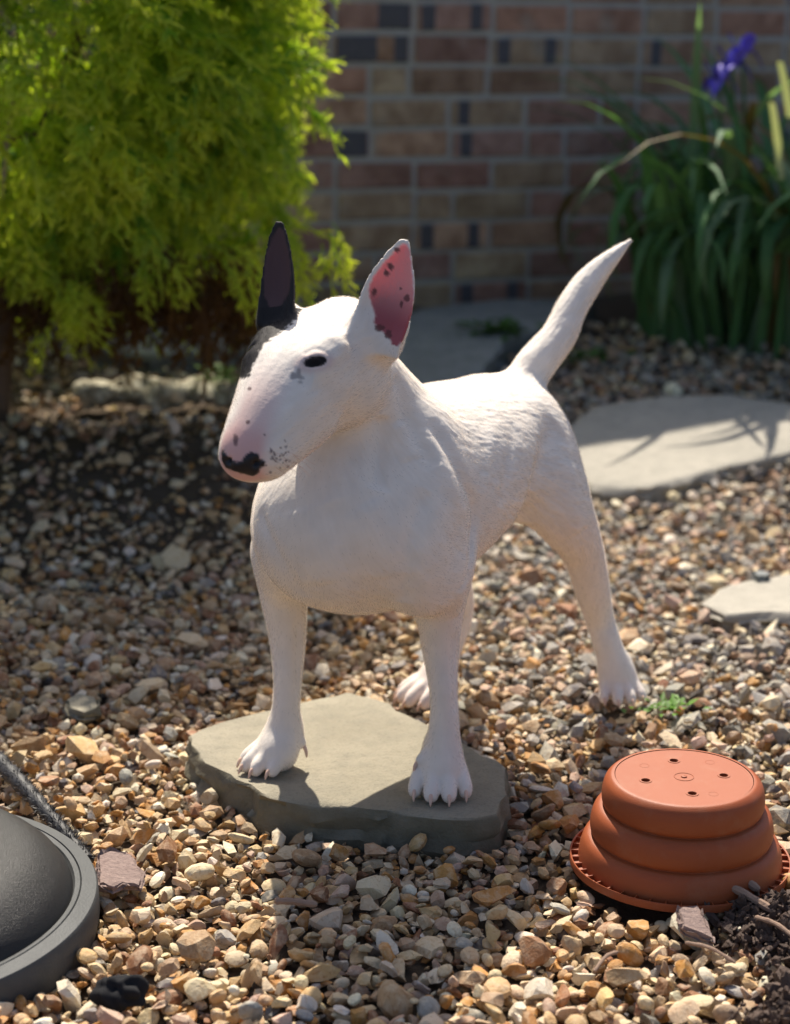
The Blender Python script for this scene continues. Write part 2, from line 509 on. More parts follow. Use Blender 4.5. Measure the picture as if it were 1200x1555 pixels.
class Ell:
    def __init__(s, c, r, axes=None):
        s.c = np.asarray(c, float); s.r = np.asarray(r, float) * np.ones(3)
        s.A = np.eye(3) if axes is None else np.array([np.asarray(a) / np.linalg.norm(a) for a in axes])
        m = s.r.max() + PAD
        s.lo, s.hi = s.c - m, s.c + m
    def ev(s, X):
        d = np.full(len(X), 1.0)
        k = within(X, s.lo, s.hi)
        if len(k):
            q = (X[k] - s.c) @ s.A.T
            r = np.linalg.norm(q / s.r, axis=1); g = np.linalg.norm(q / s.r ** 2, axis=1) + 1e-6
            d[k] = np.where(r > .35, r * (r - 1) / g, (r - 1) * s.r.min())
        return d
class Ear:
    """Cupped leaf: base, tip, direction it opens to, half widths along its length."""
    def __init__(s, base, tip, opens, wl, wr, cup, th=0.0029, bow=0.0):
        s.b = np.asarray(base, float); ax = np.asarray(tip, float) - s.b
        s.L = np.linalg.norm(ax); s.ax = ax / s.L
        o = np.asarray(opens, float); o = o - s.ax * (o @ s.ax); s.o = o / np.linalg.norm(o)
        s.sd = np.cross(s.ax, s.o)
        s.wl, s.wr, s.cup, s.th, s.bow = wl, wr, cup, th, bow
        m = s.L * .7 + PAD; c = s.b + ax * .5
        s.lo, s.hi = c - m, c + m
    def loc(s, X):
        q = X - s.b
        return q @ s.ax / s.L, q @ s.sd, q @ s.o
    def ev(s, X):
        d = np.full(len(X), 1.0)
        k = within(X, s.lo, s.hi)
        if len(k):
            a, x, o = s.loc(X[k])
            ts = np.linspace(0, 1, len(s.wl))
            ac = np.clip(a, 0, 1)
            wl = np.interp(ac, ts, s.wl); wr = np.interp(ac, ts, s.wr)
            w = np.where(x > 0, wl, wr)
            g = s.cup * (x / np.maximum(w, .006)) ** 2 * np.clip(w / .03, 0, 1.2) + s.bow * (ac * (1 - ac)) * 4
            e1 = (np.abs(x) - w) * .85
            e1 = np.maximum(e1, (a - 1) * s.L); e1 = np.maximum(e1, (-.15 - a) * s.L)
            e2 = (np.abs(o - g) - s.th * (1 + 1.2 * (1 - ac) ** 2)) * .8
            kk = .006; h = np.clip(kk - np.abs(e1 - e2), 0, None) / kk
            d[k] = np.maximum(e1, e2) + h * h * kk * .25
        return d

def smin(a, b, k):
    h = np.clip(k - np.abs(a - b), 0, None) / k
    return np.minimum(a, b) - h * h * k * .25
def smax(a, b, k): return -smin(-a, -b, k)

OPS = []
def add(p, k=.03): OPS.append(('+', p, k))
def sub(p, k=.01): OPS.append(('-', p, k))
def sdf(X):
    d = np.full(len(X), 1.0)
    for op, p, k in OPS:
        j = within(X, p.lo, p.hi)
        if not len(j): continue
        e = p.ev(X[j])
        d[j] = smin(d[j], e, k) if op == '+' else smax(d[j], -e, k)
    return d

# --- trunk
add(Loft([(B(-.055, 0, .412), .082, .080), (B(-.01, 0, .412), .108, .120), (B(.07, 0, .408), .122, .134),
          (B(.16, 0, .412), .124, .126), (B(.25, 0, .420), .120, .110), (B(.33, 0, .424), .106, .096),
          (B(.400, 0, .418), .090, .086)], V3, sub=6, k=.010), .02)
add(Ell(B(-.070, .0, .395), (.062, .045, .062), (V3, U3, Z3)), .05)            # breast bone
# --- neck
NB = Hd(.020, 0, -.075)
add(Loft([(B(.095, 0, .450), .098, .088), (B(.055, .002, .500), .084, .086), (B(.015, .002, .548), .070, .076), (Hd(.018, .000, -.078), .050, .060)], V3, sub=6, k=.010), .04)
# --- shoulders and upper arms
for s in (-1, 1):
    add(Loft([(B(.075, .066 * s, .510), .030, .046), (B(.045, .088 * s, .45), .040, .058), (B(-.004, (.094 if s > 0 else .087) * s, .385), .044, .058), (B(.022, (.098 if s > 0 else .092) * s, .330), .038, .048)], V3, sub=6, k=.006), .028)
# --- front legs: shoulder, elbow, forearm, wrist, pastern
def front_leg(pts):
    add(Loft([(PY(x, y, Y), a * Y * .000308, b * Y * .000308) for x, y, Y, a, b in pts], (1, 0, 0), k=.004), .034)
front_leg([(672, 850, 2.585, 50, 58), (668, 920, 2.60, 39, 48), (669, 985, 2.60, 28, 35), (674, 1050, 2.585, 21.5, 26), (675, 1095, 2.58, 22.5, 25), (674, 1130, 2.572, 25, 24), (673, 1165, 2.562, 29, 24)])
front_leg([(425, 835, 2.665, 45, 58), (431, 905, 2.68, 36.5, 46), (437, 970, 2.68, 28, 35), (437, 1035, 2.668, 21.5, 25), (434, 1080, 2.662, 21, 24), (431, 1115, 2.655, 21.5, 23), (423, 1142, 2.64, 25, 24)])
# --- paws
CLAWS = []
def paw(c, yaw, sc=1.0, splay=1.0, curl=1.0):
    """c: middle of the pad on the ground, yaw: heading (0 = towards -Y, + turns to -X)."""
    d = np.array([-math.sin(yaw), -math.cos(yaw), 0]); e = np.array([math.cos(yaw), -math.sin(yaw), 0])
    P = lambda a, b, z: np.asarray(c) + sc * (a * d + b * e + np.array([0, 0, z]))
    add(Loft([(P(-.030, 0, .058), .022, .020), (P(-.014, 0, .038), .028, .022), (P(.004, 0, .025), .030, .017)], e), .022)
    add(Ell(P(-.014, 0, .014), np.array([.022, .026, .014]) * sc, (d, e, (0, 0, 1))), .016)
    for b, f, r in ((-.0305, .012, .0100), (-.0108, .027, .0108), (.0108, .027, .0108), (.0305, .012, .0100)):
        sp = b * splay
        add(Loft([(P(f - .036, b * .66, .038), .0088 * sc, .0095 * sc), (P(f - .012, sp * .92, .031), r * .92 * sc, .0110 * sc),
                  (P(f + .007, sp * 1.08, .0185), r * 1.04 * sc, .0120 * sc), (P(f + .014, sp * 1.12, .0120), r * .92 * sc, .0100 * sc)], e), .0045)
        CLAWS.append([P(f + .014, sp * 1.12, .0165), P(f + .0235, sp * 1.15, .0145), P(f + .030, sp * 1.17, .003)])
FL = G(669, 1203, .036); FR = G(412, 1167, .036)
paw(FL, rad(2), .96, 1.0); paw(FR, rad(46), .86, .95)
# dew claws
DEW = [(PY(643, 1150, 2.565), np.array([-.010, -.004, -.006])), (PY(455, 1122, 2.655), np.array([.008, -.006, -.010]))]
for p, dv in DEW:
    add(Loft([(p - dv * .6, .007, .007), (p + dv * .5, .0055, .0055)], (0, 1, 0)), .008)
    CLAWS.append([p + dv * .6, p + dv * 1.1 + np.array([0, 0, -.004]), p + dv * 1.2 + np.array([0, 0, -.012])])
# --- hind quarters
HL = G(941, 1062, .010); HR = G(648, 1066, .004)
add(Loft([(B(.375, .040, .445), .052, .070), (B(.390, .076, .385), .052, .074), (B(.412, .102, .328), .040, .050)] +
         [(PY(x, y, Y), a * Y * .000325, b * Y * .000325) for x, y, Y, a, b in
          ((884, 834, 2.925, 32, 34), (899, 890, 2.965, 25, 33), (910, 935, 3.00, 20.5, 28), (922, 975, 3.00, 21, 24), (933, 1012, 2.995, 22, 22), (937, 1026, 2.995, 20, 17))], V3, sub=6), .04)
add(Loft([(B(.375, -.040, .445), .052, .070), (B(.390, -.072, .385), .054, .085), (B(.395, -.090, .315), .044, .066), (B(.405, -.095, .255), .029, .040),
          (B(.455, -.100, .180), .025, .034), (B(.480, -.102, .128), .0195, .026), (B(.462, -.106, .085), .0190, .0215), (B(.440, -.112, .048), .020, .020)], V3), .04)
add(Ell(B(.410, 0, .430), (.078, .052, .068), (V3, U3, Z3)), .05)
paw(HL, rad(-8), .76, 1.1); paw(HR, rad(58), .92, 1.0)
# --- tail
TY = 3.0
TAIL = [(PY(784, 604, 2.945), .0290, .0290), (PY(811, 557, 2.97), .0285, .0285), (PY(848, 511, 3.0), .0255, .0255), (PY(868, 468, 3.025), .0230, .0230),
        (PY(895, 427, 3.05), .0200, .0200), (PY(930, 390, 3.065), .0115, .0115), (PY(958, 365, 3.08), .0028, .0028)]
add(Loft(TAIL, (1, 0, 0)), .022)
# --- head
add(Loft([(Hd(-.012, 0, -.058), .052, .044), (Hd(.030, 0, -.051), .0660, .056), (Hd(.070, -.003, -.042), .0700, .0625), (Hd(.106, -.003, -.033), .0630, .0605),
          (Hd(.150, -.002, -.029), .0530, .0520), (Hd(.185, -.003, -.028), .0450, .0430), (Hd(.208, -.004, -.029), .0400, .0370), (Hd(.220, -.004, -.0275), .0360, .0290)], HS, sub=6), .02)
for s in (-1, 1):
    add(Ell(Hd(.042, .031 * s, -.083), (.054, .039, .045), (HF, HS, HT)), .018)        # cheek
    add(Loft([(Hd(.13, .026 * s, -.062), .022, .023), (Hd(.205, .017 * s, -.043), .020, .019)], HS), .02)   # flews
    add(Loft([(Hd(.064, .044 * s, .002), .012, .010), (Hd(.098, .040 * s, .005), .011, .008)], HS), .03)    # brow
    add(Ell(Hd(.010, .050, -.032) if s > 0 else Hd(.016, -.058, -.022), (.028, .020, .032), (HF, HS, HT)), .02)             # ear root
add(Loft([(Hd(.04, 0, -.108), .040, .030), (Hd(.12, 0, -.082), .034, .023), (Hd(.18, 0, -.056), .025, .014), (Hd(.194, 0, -.047), .018, .009)], HS), .018)
# ears
EARL = Ear(PY(577, 515, 2.470), PY(616, 361, 2.490), (-.25, -.92, .12), [.031, .0335, .0345, .032, .0250, .0160, .006], [.029, .0335, .0345, .0325, .0265, .0175, .006], .016, bow=-.004)
EARR = Ear(PY(427, 472, 2.510), PY(424, 334, 2.545), (-.42, -.88, .1), [.024, .0245, .0235, .0215, .0185, .0140, .006], [.024, .0245, .0235, .0215, .0185, .0140, .006], .016, bow=-.004)
for E_ in (EARL, EARR):
    add(E_, .014)
add(Ell(PY(588, 508, 2.495), (.022, .020, .032)), .022)
add(Loft([(PY(595, 530, 2.474), .0050, .0050), (PY(613, 507, 2.474), .0050, .0050), (PY(621, 488, 2.480), .0025, .0025)], (0, 1, 0)), .006)
add(Ell(PY(416, 487, 2.530), (.020, .018, .022)), .020)
def cast_head(px, py):
    """Where the survey ray through a point of the photograph meets the head."""
    x, y = (px - 600) / FPX, -(py - 777.5) / FPX
    d = np.array([x, y * sP + cP, y * cP - sP]); d /= np.linalg.norm(d)
    t = np.arange(2.2, 3.0, .0010)
    X = np.array([0, 0, CAM_H]) + t[:, None] * d
    k = np.nonzero(sdf(X) < 0)[0]
    return X[k[0]] if len(k) else X[len(t) // 2]
def grad(p):
    e = .003; E3 = np.eye(3) * e
    g = sdf(np.array([p + E3[i] for i in range(3)])) - sdf(np.array([p - E3[i] for i in range(3)]))
    return g / np.linalg.norm(g)
EYEL = cast_head(479, 548); EYER = cast_head(378, 528)
EYES = []
for E_, (dx, dz) in ((EYEL, (.96, .27)), (EYER, (.5, -.1))):
    n_ = grad(E_)
    al = np.array([dx, 0, dz]); al -= n_ * al.dot(n_); al /= np.linalg.norm(al)
    EYES.append((E_, n_, al))
for E_, n_, al in EYES:
    sub(Ell(E_, (.0126, .0062, .0045), (al, np.cross(n_, al), n_)), .004)
for nx, ny in ((390, 704), (347, 701)):
    sub(Ell(cast_head(nx, ny), (.0060, .0042, .006), (HS, HT, HF)), .003)
# ------------------------------------------------------------------ one continuous skin from the field
def shell_grid(lo, hi, h, blk=6):
    n = (np.ceil((hi - lo) / (h * blk)).astype(int) * blk) + 1
    D = np.ones(tuple(n), np.float32)
    nb = (n - 1) // blk
    I = np.stack(np.meshgrid(*[np.arange(k) for k in nb], indexing='ij'), -1).reshape(-1, 3)
    C = lo + (I + .5) * blk * h
    c = sdf(C)
    for i in np.nonzero(c < -0.02)[0]:
        a = I[i] * blk
        D[a[0]:a[0] + blk + 1, a[1]:a[1] + blk + 1, a[2]:a[2] + blk + 1] = -1
    near = np.nonzero(np.abs(c) < .019)[0]
    sb = I[near] // 5
    near = near[np.lexsort((sb[:, 2], sb[:, 1], sb[:, 0]))]
    g = np.arange(blk + 1)
    off = np.stack(np.meshgrid(g, g, g, indexing='ij'), -1).reshape(-1, 3)
    for s0 in range(0, len(near), 90):
        nn = near[s0:s0 + 90]
        idx = (I[nn] * blk)[:, None, :] + off[None]
        X = np.asfortranarray(lo + idx.reshape(-1, 3) * h)
        v = sdf(X).astype(np.float32)
        ii = idx.reshape(-1, 3)
        D[ii[:, 0], ii[:, 1], ii[:, 2]] = v
    return D
def surface_nets(D, lo, h):
    n = np.array(D.shape)
    S = D < 0
    pos, cells, quads, flip = [], [], [], []
    for ax in range(3):
        a = [slice(None)] * 3; b = [slice(None)] * 3
        a[ax] = slice(0, -1); b[ax] = slice(1, None)
        E = np.stack(np.nonzero(S[tuple(a)] != S[tuple(b)]), -1)
        o1, o2 = (ax + 1) % 3, (ax + 2) % 3
        E = E[(E[:, o1] > 0) & (E[:, o2] > 0) & (E[:, o1] < n[o1] - 1) & (E[:, o2] < n[o2] - 1)]
        e2 = E.copy(); e2[:, ax] += 1
        d0 = D[E[:, 0], E[:, 1], E[:, 2]]; d1 = D[e2[:, 0], e2[:, 1], e2[:, 2]]
        P = E.astype(float); P[:, ax] += d0 / (d0 - d1)
        q = []
        for (i, j) in ((0, 0), (1, 0), (1, 1), (0, 1)):
            c = E.copy(); c[:, o1] -= i; c[:, o2] -= j
            q.append(c[:, 0] * n[1] * n[2] + c[:, 1] * n[2] + c[:, 2])
        q = np.stack(q, -1)
        f = d0 < 0
        q[~f] = q[~f][:, ::-1]
        quads.append(q)
        pos.append(np.repeat(P, 4, axis=0)); cells.append(np.stack([q[:, i] for i in range(4)], -1).ravel())
    Q = np.concatenate(quads); cells = np.concatenate(cells); pos = np.concatenate(pos)
    u, inv = np.unique(cells, return_inverse=True)
    cnt = np.bincount(inv)
    V = np.stack([np.bincount(inv, pos[:, k]) / cnt for k in range(3)], -1)
    F = np.searchsorted(u, Q)
    return lo + V * h, F
DLO, DHI = np.array([-.30, 2.26, -.012]), np.array([.445, 3.17, .84])
DH = 0.0023
V, F = surface_nets(shell_grid(DLO, DHI, DH), DLO, DH)
# keep the largest connected sheet, relax the facets a little
lab = np.arange(len(V))
for _ in range(400):
    m = lab[F].min(1)
    new = lab.copy()
    for k in range(4): np.minimum.at(new, F[:, k], m)
    new = new[new]
    if (new == lab).all(): break
    lab = new
keep = lab == np.bincount(lab).argmax()
mp = np.cumsum(keep) - 1
F = mp[F[keep[F[:, 0]]]]; V = V[keep]
def relax(V, F, it, lam=.5):
    A = np.concatenate([F, F]); Bn = np.concatenate([np.roll(F, 1, 1), np.roll(F, -1, 1)])
    a, b = A.ravel(), Bn.ravel(); c = np.bincount(a, minlength=len(V))[:, None]
    for _ in range(it):
        s = np.stack([np.bincount(a, V[b, k], len(V)) for k in range(3)], -1)
        V = V + lam * (s / c - V)
    return V
V0 = V; V = relax(V, F, 2); V6 = relax(V, F, 10)
hd = to_head(V); w = ((hd[:, 0] < -.03) & (V[:, 2] > .12) & (V[:, 2] < .60))[:, None]      # longer relaxing on the trunk only
V = np.where(w, V6, V)
# muscle edges and hollows pressed into the skin along lines read off the photograph: (line, depth, width), metres
FOLDS = [([(652, 636), (680, 680), (706, 730), (722, 778), (718, 830), (704, 884)], .0060, .011), ([(640, 650), (664, 696), (688, 744), (702, 790), (697, 836)], -.0038, .014),
         ([(846, 640), (826, 700), (806, 756), (792, 792)], .0090, .024), ([(396, 770), (412, 822), (436, 866), (466, 908)], .0040, .010),
         ([(648, 742), (630, 800), (616, 858), (616, 916)], .0055, .014), ([(500, 762), (522, 822), (541, 880), (554, 930)], .0040, .022),
         ([(560, 760), (585, 820), (590, 880)], -.0030, .024), ([(455, 770), (470, 830), (490, 890)], -.0030, .022),
         ([(583, 630), (577, 690), (572, 745)], .0065, .012), ([(600, 566), (622, 640), (660, 712)], .0045, .013), ([(606, 640), (628, 700)], -.0035, .014),
         ([(925, 868), (914, 905)], .0050, .011), ([(690, 960), (688, 1020), (690, 1085)], .0022, .006), ([(452, 940), (451, 1000), (449, 1060)], .0022, .006),
         ([(500, 668), (517, 651)], .0022, .005), ([(462, 540), (478, 530), (500, 539)], .0012, .0035), ([(455, 566), (476, 570)], .0020, .012),
         ([(402, 716), (428, 716), (456, 703), (482, 683)], .0016, .0035), ([(780, 640), (772, 700), (757, 770)], .0022, .012), ([(750, 640), (742, 700), (732, 760)], -.0016, .012),
         ([(870, 700), (868, 760), (880, 810)], -.0040, .022), ([(700, 890), (694, 935)], -.0035, .012)]
def press(V, N):
    out = np.zeros(len(V))
    for line, dep, w in FOLDS:
        P = catmull([cast_head(*q) for q in line], 4 * len(line)) if len(line) > 2 else np.array([cast_head(*q) for q in line])
        k = within(V, P.min(0) - 3 * w, P.max(0) + 3 * w)
        if not len(k): continue
        X = V[k]; best = np.full(len(k), 9.0); tt = np.zeros(len(k))
        for i in range(len(P) - 1):
            ax = P[i + 1] - P[i]; t = np.clip((X - P[i]) @ ax / (ax @ ax), 0, 1)
            d = np.linalg.norm(X - P[i] - t[:, None] * ax, axis=1)
            m_ = d < best; best[m_] = d[m_]; tt[m_] = (i + t[m_]) / (len(P) - 1)
        out[k] += dep * np.exp(-(best / w) ** 2) * sst(0, .18, tt) ** .6 * sst(1, .82, tt) ** .6
    return V - N * out[:, None]
def sst(a, b, x):
    t = np.clip((x - a) / (b - a), 0, 1); return t * t * (3 - 2 * t)
def vnormals(V, F):
    fn = np.cross(V[F[:, 2]] - V[F[:, 0]], V[F[:, 3]] - V[F[:, 1]])
    N = np.stack([np.bincount(F.ravel(), np.repeat(fn[:, k], 4), len(V)) for k in range(3)], -1)
    return N / (np.linalg.norm(N, axis=1, keepdims=True) + 1e-12), np.linalg.norm(fn, axis=1) * .5
VN, FA = vnormals(V, F)
if (VN * (V - V.mean(0))).sum() < 0: F = F[:, ::-1]; VN = -VN
V = press(V, VN)
VN, FA = vnormals(V, F)
if (VN * (V - V.mean(0))).sum() < 0: VN = -VN
print('dog verts', len(V))

# ------------------------------------------------------------------ coat colours
def vnoise(X, s, seed=0):
    """Cheap smooth value noise."""
    q = X * s; i = np.floor(q).astype(np.int64); f = q - i; f = f * f * (3 - 2 * f); r = 0
    for dx in (0, 1):
        for dy in (0, 1):
            for dz in (0, 1):
                h = ((i[:, 0] + dx) * 374761393 + (i[:, 1] + dy) * 668265263 + (i[:, 2] + dz) * 2147483647 + seed * 1274126177) & 0xffffffff
                h = ((h ^ (h >> 13)) * 1274126177) & 0xffffffff; h = (h ^ (h >> 16)) / 4294967295.0
                r = r + h * (f[:, 0] if dx else 1 - f[:, 0]) * (f[:, 1] if dy else 1 - f[:, 1]) * (f[:, 2] if dz else 1 - f[:, 2])
    return r
def sst(a, b, x):
    t = np.clip((x - a) / (b - a), 0, 1); return t * t * (3 - 2 * t)
WHITE = np.array([.79, .715, .635]); SKIN = np.array([.80, .60, .53]); PINK = np.array([.70, .38, .34])
BLACK = np.array([.020, .017, .017])
SPOTS = [(358, 668, 4.5, 9), (379, 590, 3, 3), (376, 641, 3.5, 3.5), (402, 660, 1.6, 1.6)]
DOTS = [(x, y, r) for x, y, r in zip(rng.normal(428, 11, 30), rng.normal(695, 11, 30), rng.uniform(1.0, 2.3, 30))] + [(x, y, r) for x, y, r in zip(rng.normal(413, 2.5, 10), rng.normal(692, 5, 10), rng.uniform(1.5, 2.3, 10))]
EARSPOTS = [(588, 415, 4.5, 5), (593, 404, 4.5, 5.5), (603, 379, 3.2, 4), (568, 443, 4, 6), (618, 453, 4.5, 6.5), (610, 461, 2.5, 5), (609, 438, 1.8, 2), (622, 502, 5, 4), (628, 494, 3, 5), (576, 497, 7, 5), (590, 508, 5, 6)]
NOSE = np.array([(338, 683), (345, 690), (352, 697), (360, 702), (368, 699), (373, 691), (383, 686), (391, 688), (395, 697), (403, 700), (401, 707), (394, 711), (393, 717), (385, 723), (372, 720), (355, 715), (343, 710), (337, 698)], float)
EARPINK = np.array([(614, 368), (598, 383), (582, 400), (566, 422), (559, 441), (564, 462), (570, 480), (567, 490), (574, 499), (585, 507), (593, 516), (597, 532), (611, 520), (624, 500), (628, 478), (629, 440), (626, 405), (622, 376)], float)
EARDARK = np.array([(423, 344), (413, 360), (404, 385), (400, 420), (401, 448), (412, 474), (426, 466), (439, 446), (443, 415), (439, 378), (431, 350)], float)
PATCH = np.array([(250, 300), (454, 300), (464, 449), (459, 470), (446, 489), (426, 505), (408, 516), (395, 529), (389, 547), (376, 573), (250, 590)], float)
def poly_sd(px, py, P):
    """Signed distance to a closed outline, negative inside."""
    d = np.full(px.shape, 1e9); ins = np.zeros(px.shape, bool)
    for (ax, ay), (bx, by) in zip(P, np.roll(P, -1, 0)):
        t = np.clip(((px - ax) * (bx - ax) + (py - ay) * (by - ay)) / ((bx - ax) ** 2 + (by - ay) ** 2), 0, 1)
        d = np.minimum(d, np.hypot(px - ax - t * (bx - ax), py - ay - t * (by - ay)))
        c = ((ay > py) != (by > py)) & (px < (bx - ax) * (py - ay) / (by - ay + 1e-9) + ax)
        ins ^= c
    return np.where(ins, -d, d)
def coat(X):
    """Colour of hair or skin, bare-skin weight, translucency, gloss."""
    n = len(X); h = to_head(X); f, s, t = h.T
    px, py = pix(X)
    jit = (vnoise(X, 260, 3) - .5)
    C = np.tile(WHITE, (n, 1)) * (0.96 + .08 * vnoise(X, 60, 1))[:, None]
    bare = np.zeros(n); sss = np.zeros(n); gl = np.zeros(n)
    def blend(w, col):
        nonlocal C
        C = C * (1 - w[:, None]) + np.asarray(col) * w[:, None]
    head = (f > -.09) & (t > -.118)
    # thin pink skin over belly, inner legs and paws
    u = (X[:, :2] - DO) @ DU; v = (X[:, :2] - DO) @ DV; z = X[:, 2]
    w = sst(.36, .30, z) * sst(.12, .26, u) * (1 - sst(.50, .55, u)) * .22
    blend(np.where(head, 0, w), SKIN); bare = np.maximum(bare, np.where(head, 0, w))
    w = sst(.075, .03, z) * .35 * vnoise(X, 90, 5)
    blend(w, SKIN); bare = np.maximum(bare, w * 1.0)
    # pink bridge of the nose and muzzle
    w = sst(.10, .20, f) * sst(.034, .012, np.abs(s - .004)) * sst(-.055, -.018, t) * head
    blend(w * .52, PINK); bare = np.maximum(bare, w * .75)
    w = sst(.190, .222, f) * head * sst(-.062, -.040, t) * sst(.034, .022, np.abs(s + .003))
    blend(w * .75 * sst(-.058, -.030, t), PINK); bare = np.maximum(bare, w)
    w = sst(.12, .2, f) * sst(-.055, -.075, t) * head * (s > 0)
    blend(w * .45, PINK); bare = np.maximum(bare, w * .5)
    for E_, n_, al in EYES:
        D_ = X - E_
        q = np.sqrt((D_ @ al / .0128) ** 2 + (D_ @ np.cross(n_, al) / .0066) ** 2 + (D_ @ n_ / .012) ** 2)
        w = sst(2.6, 1.2, q)
        if E_ is EYEL: blend(w * .45, np.array([.55, .30, .28]))
        bare = np.maximum(bare, sst(1.6, 1.2, q))
        blend(sst(1.18, 1.02, q), np.array([.012, .008, .008]))
    # ears
    for E_, left in ((EARL, 1), (EARR, 0)):
        a, x, o = E_.loc(X)
        ts = np.linspace(0, 1, len(E_.wl)); wd = np.where(x > 0, np.interp(np.clip(a, 0, 1), ts, E_.wl), np.interp(np.clip(a, 0, 1), ts, E_.wr))
        g = E_.cup * (x / np.maximum(wd, .006)) ** 2 * np.clip(wd / .03, 0, 1.2) + E_.bow * np.clip(a * (1 - a), 0, 1) * 4
        inear = (a > -.02) & (a < 1.03) & (np.abs(x) < wd + .006) & (np.abs(o - g) < .010)
        inner = inear & (o > g) & (np.abs(x) < wd * .90 - .001)
        facing = inear & (o > g - .0035)
        k = np.where(facing, sst(1.5, -2.5, poly_sd(px, py, EARPINK if left else EARDARK) + jit * 2.5), 0)
        if left:
            blend(k * .9, np.array([.66, .27, .26])); 
            blend(k * sst(.62, .15, a) * .85, np.array([.30, .055, .075]))
            sss = np.maximum(sss, np.where(inear & (a > .12), k, 0)); bare = np.maximum(bare, k)
            for (ex, ey, rx, ry) in EARSPOTS:
                q = np.sqrt(((px - ex) / rx) ** 2 + ((py - ey) / ry) ** 2) + jit * .9
                blend(np.where(inear & (o > g - .001), sst(1.15, .8, q), 0) * .85, np.array([.12, .045, .045]))
        else:
            blend(np.where(inear, 1., 0), BLACK * 1.2)
            blend(k * .9, np.array([.10, .055, .056])); bare = np.maximum(bare, k)
    # black patch round the right ear and eye
    q = poly_sd(px, py, PATCH) + jit * 7
    w = np.maximum(sst(3.0, -2.0, q), sst(-.046, -.050, s) * (f < .08)) * (s < .012) * (f > -.05) * (t > -.11)
    a_, x_, o_ = EARR.loc(X)
    w = np.where((a_ > .04) & (a_ < 1.05) & (np.abs(x_) < .04) & (np.abs(o_) < .03), 0, w)
    blend(np.where(head, w, 0), BLACK)
    # nose leather: black with a pink notch
    near = (f > .19) & head
    q = poly_sd(px, py, NOSE) + jit * 3
    w = np.where(near, sst(1.5, -1.0, q), 0)
    blend(w, np.array([.016, .012, .013])); gl = np.maximum(gl, w); bare = np.maximum(bare, w)
    for (ex, ey, rx, ry) in SPOTS:
        q = np.sqrt(((px - ex) / rx) ** 2 + ((py - ey) / ry) ** 2) + jit * .6
        blend(np.where(head & (f > .05), sst(1.2, .7, q), 0) * .8, np.array([.10, .05, .05]))
    q = np.sqrt(((px - 452) / 9) ** 2 + ((py - 570) / 11) ** 2) + jit * 1.6
    blend(np.where(head, sst(1.2, .6, q), 0) * .6, np.array([.12, .11, .12]))
    for (ex, ey, rr) in DOTS:
        q = np.sqrt((px - ex) ** 2 + (py - ey) ** 2) / rr
        blend(np.where(head & (f > .1), sst(1.2, .6, q), 0) * .8, np.array([.13, .10, .11]))
    return C, bare, sss, gl

# ------------------------------------------------------------------ sunken almond eyes cut into the skin are dark skin rims round an eyeball
m = Mat('dog_skin', .62, .25)
m.base(m.attr('col'))
gln = m.attr('gloss', 'Fac')
nz = m.noise(420, 3); 
m.l(m.math('SUBTRACT', .62, m.math('MULTIPLY', gln, .2)), m.b.inputs['Roughness'])
m.l(m.math('ADD', .2, m.math('MULTIPLY', gln, .15)), m.b.inputs['Specular IOR Level'])
m.l(m.math('MULTIPLY', m.attr('sss', 'Fac'), .5), m.b.inputs['Subsurface Weight'])
m.b.inputs['Subsurface Radius'].default_value = (1.0, .28, .22)
m.b.inputs['Subsurface Scale'].default_value = .012
m.bump(nz, .25, .0012)
skin = m.m
C, bare, sss, gl = coat(V)
px_, py_ = pix(V)
kn = (to_head(V)[:, 0] > .18)
V = V + VN * np.where(kn, sst(1.0, -3.0, poly_sd(px_, py_, NOSE)), 0)[:, None] * .0022                  # the nose leather stands proud
dog_me = np_mesh('dog', V, F, True, C)
add_float(dog_me, 'sss', sss); add_float(dog_me, 'gloss', gl)
dog = link('dog', dog_me, skin)
tag(dog, 'white bull terrier with one black ear standing with its front paws on the flagstone', 'dog')
SKV, SKF, SKC, SKB = V, F, C, bare
# ------------------------------------------------------------------ gravel: stones dropped one by one on a height field so that they pile and touch
def stone_shape(seed, sub, kind):
    rg = np.random.default_rng(seed)
    bm = bmesh.new(); bmesh.ops.create_icosphere(bm, subdivisions=sub, radius=1)
    Vs = np.array([v.co[:] for v in bm.verts]); Fs = np.array([[v.index for v in f.verts] for f in bm.faces]); bm.free()
    if kind == 'chip':
        n = rg.integers(6, 12)
        ns = rg.normal(size=(n, 3)); ns /= np.linalg.norm(ns, axis=1, keepdims=True)
        dd = rg.uniform(.34, .84, n)
        for n_, d_ in zip(ns, dd):
            e = np.clip(Vs @ n_ - d_, 0, None); Vs = Vs - e[:, None] * n_
        if rg.random() < .4:                                            # a conchoidal scoop
            c = rg.normal(size=3); c /= np.linalg.norm(c); c *= 1.25
            D = Vs - c; L = np.linalg.norm(D, axis=1); k = L < .75
            Vs[k] = c + D[k] / L[k, None] * .75 * (.6 + .4 * (L[k, None] / .75)) + 0
        Vs = Vs - (Vs.max(0) + Vs.min(0)) / 2; Vs /= np.abs(Vs).max(0)
        Vs = Vs * (1 + .16 * np.sin(Vs[:, [1, 2, 0]] * rg.uniform(1.5, 3.2, 3) + rg.uniform(0, 6, 3)))
    else:
        p = rg.uniform(0, 6, 3)
        Vs = Vs * (1 + .10 * np.sin(Vs[:, :1] * 2.3 + p[0]) * np.cos(Vs[:, 1:2] * 2.1 + p[1]) + .06 * np.sin(Vs[:, 2:3] * 3 + p[2]))
    if sub > 1:
        Vs = Vs * (1 + rg.normal(0, .028 if kind == 'chip' else .008, (len(Vs), 1)))
    return Vs, Fs
NK = 26
hi_st = [stone_shape(100 + i, 2, 'chip' if i % 4 else 'pebble') for i in range(NK)]
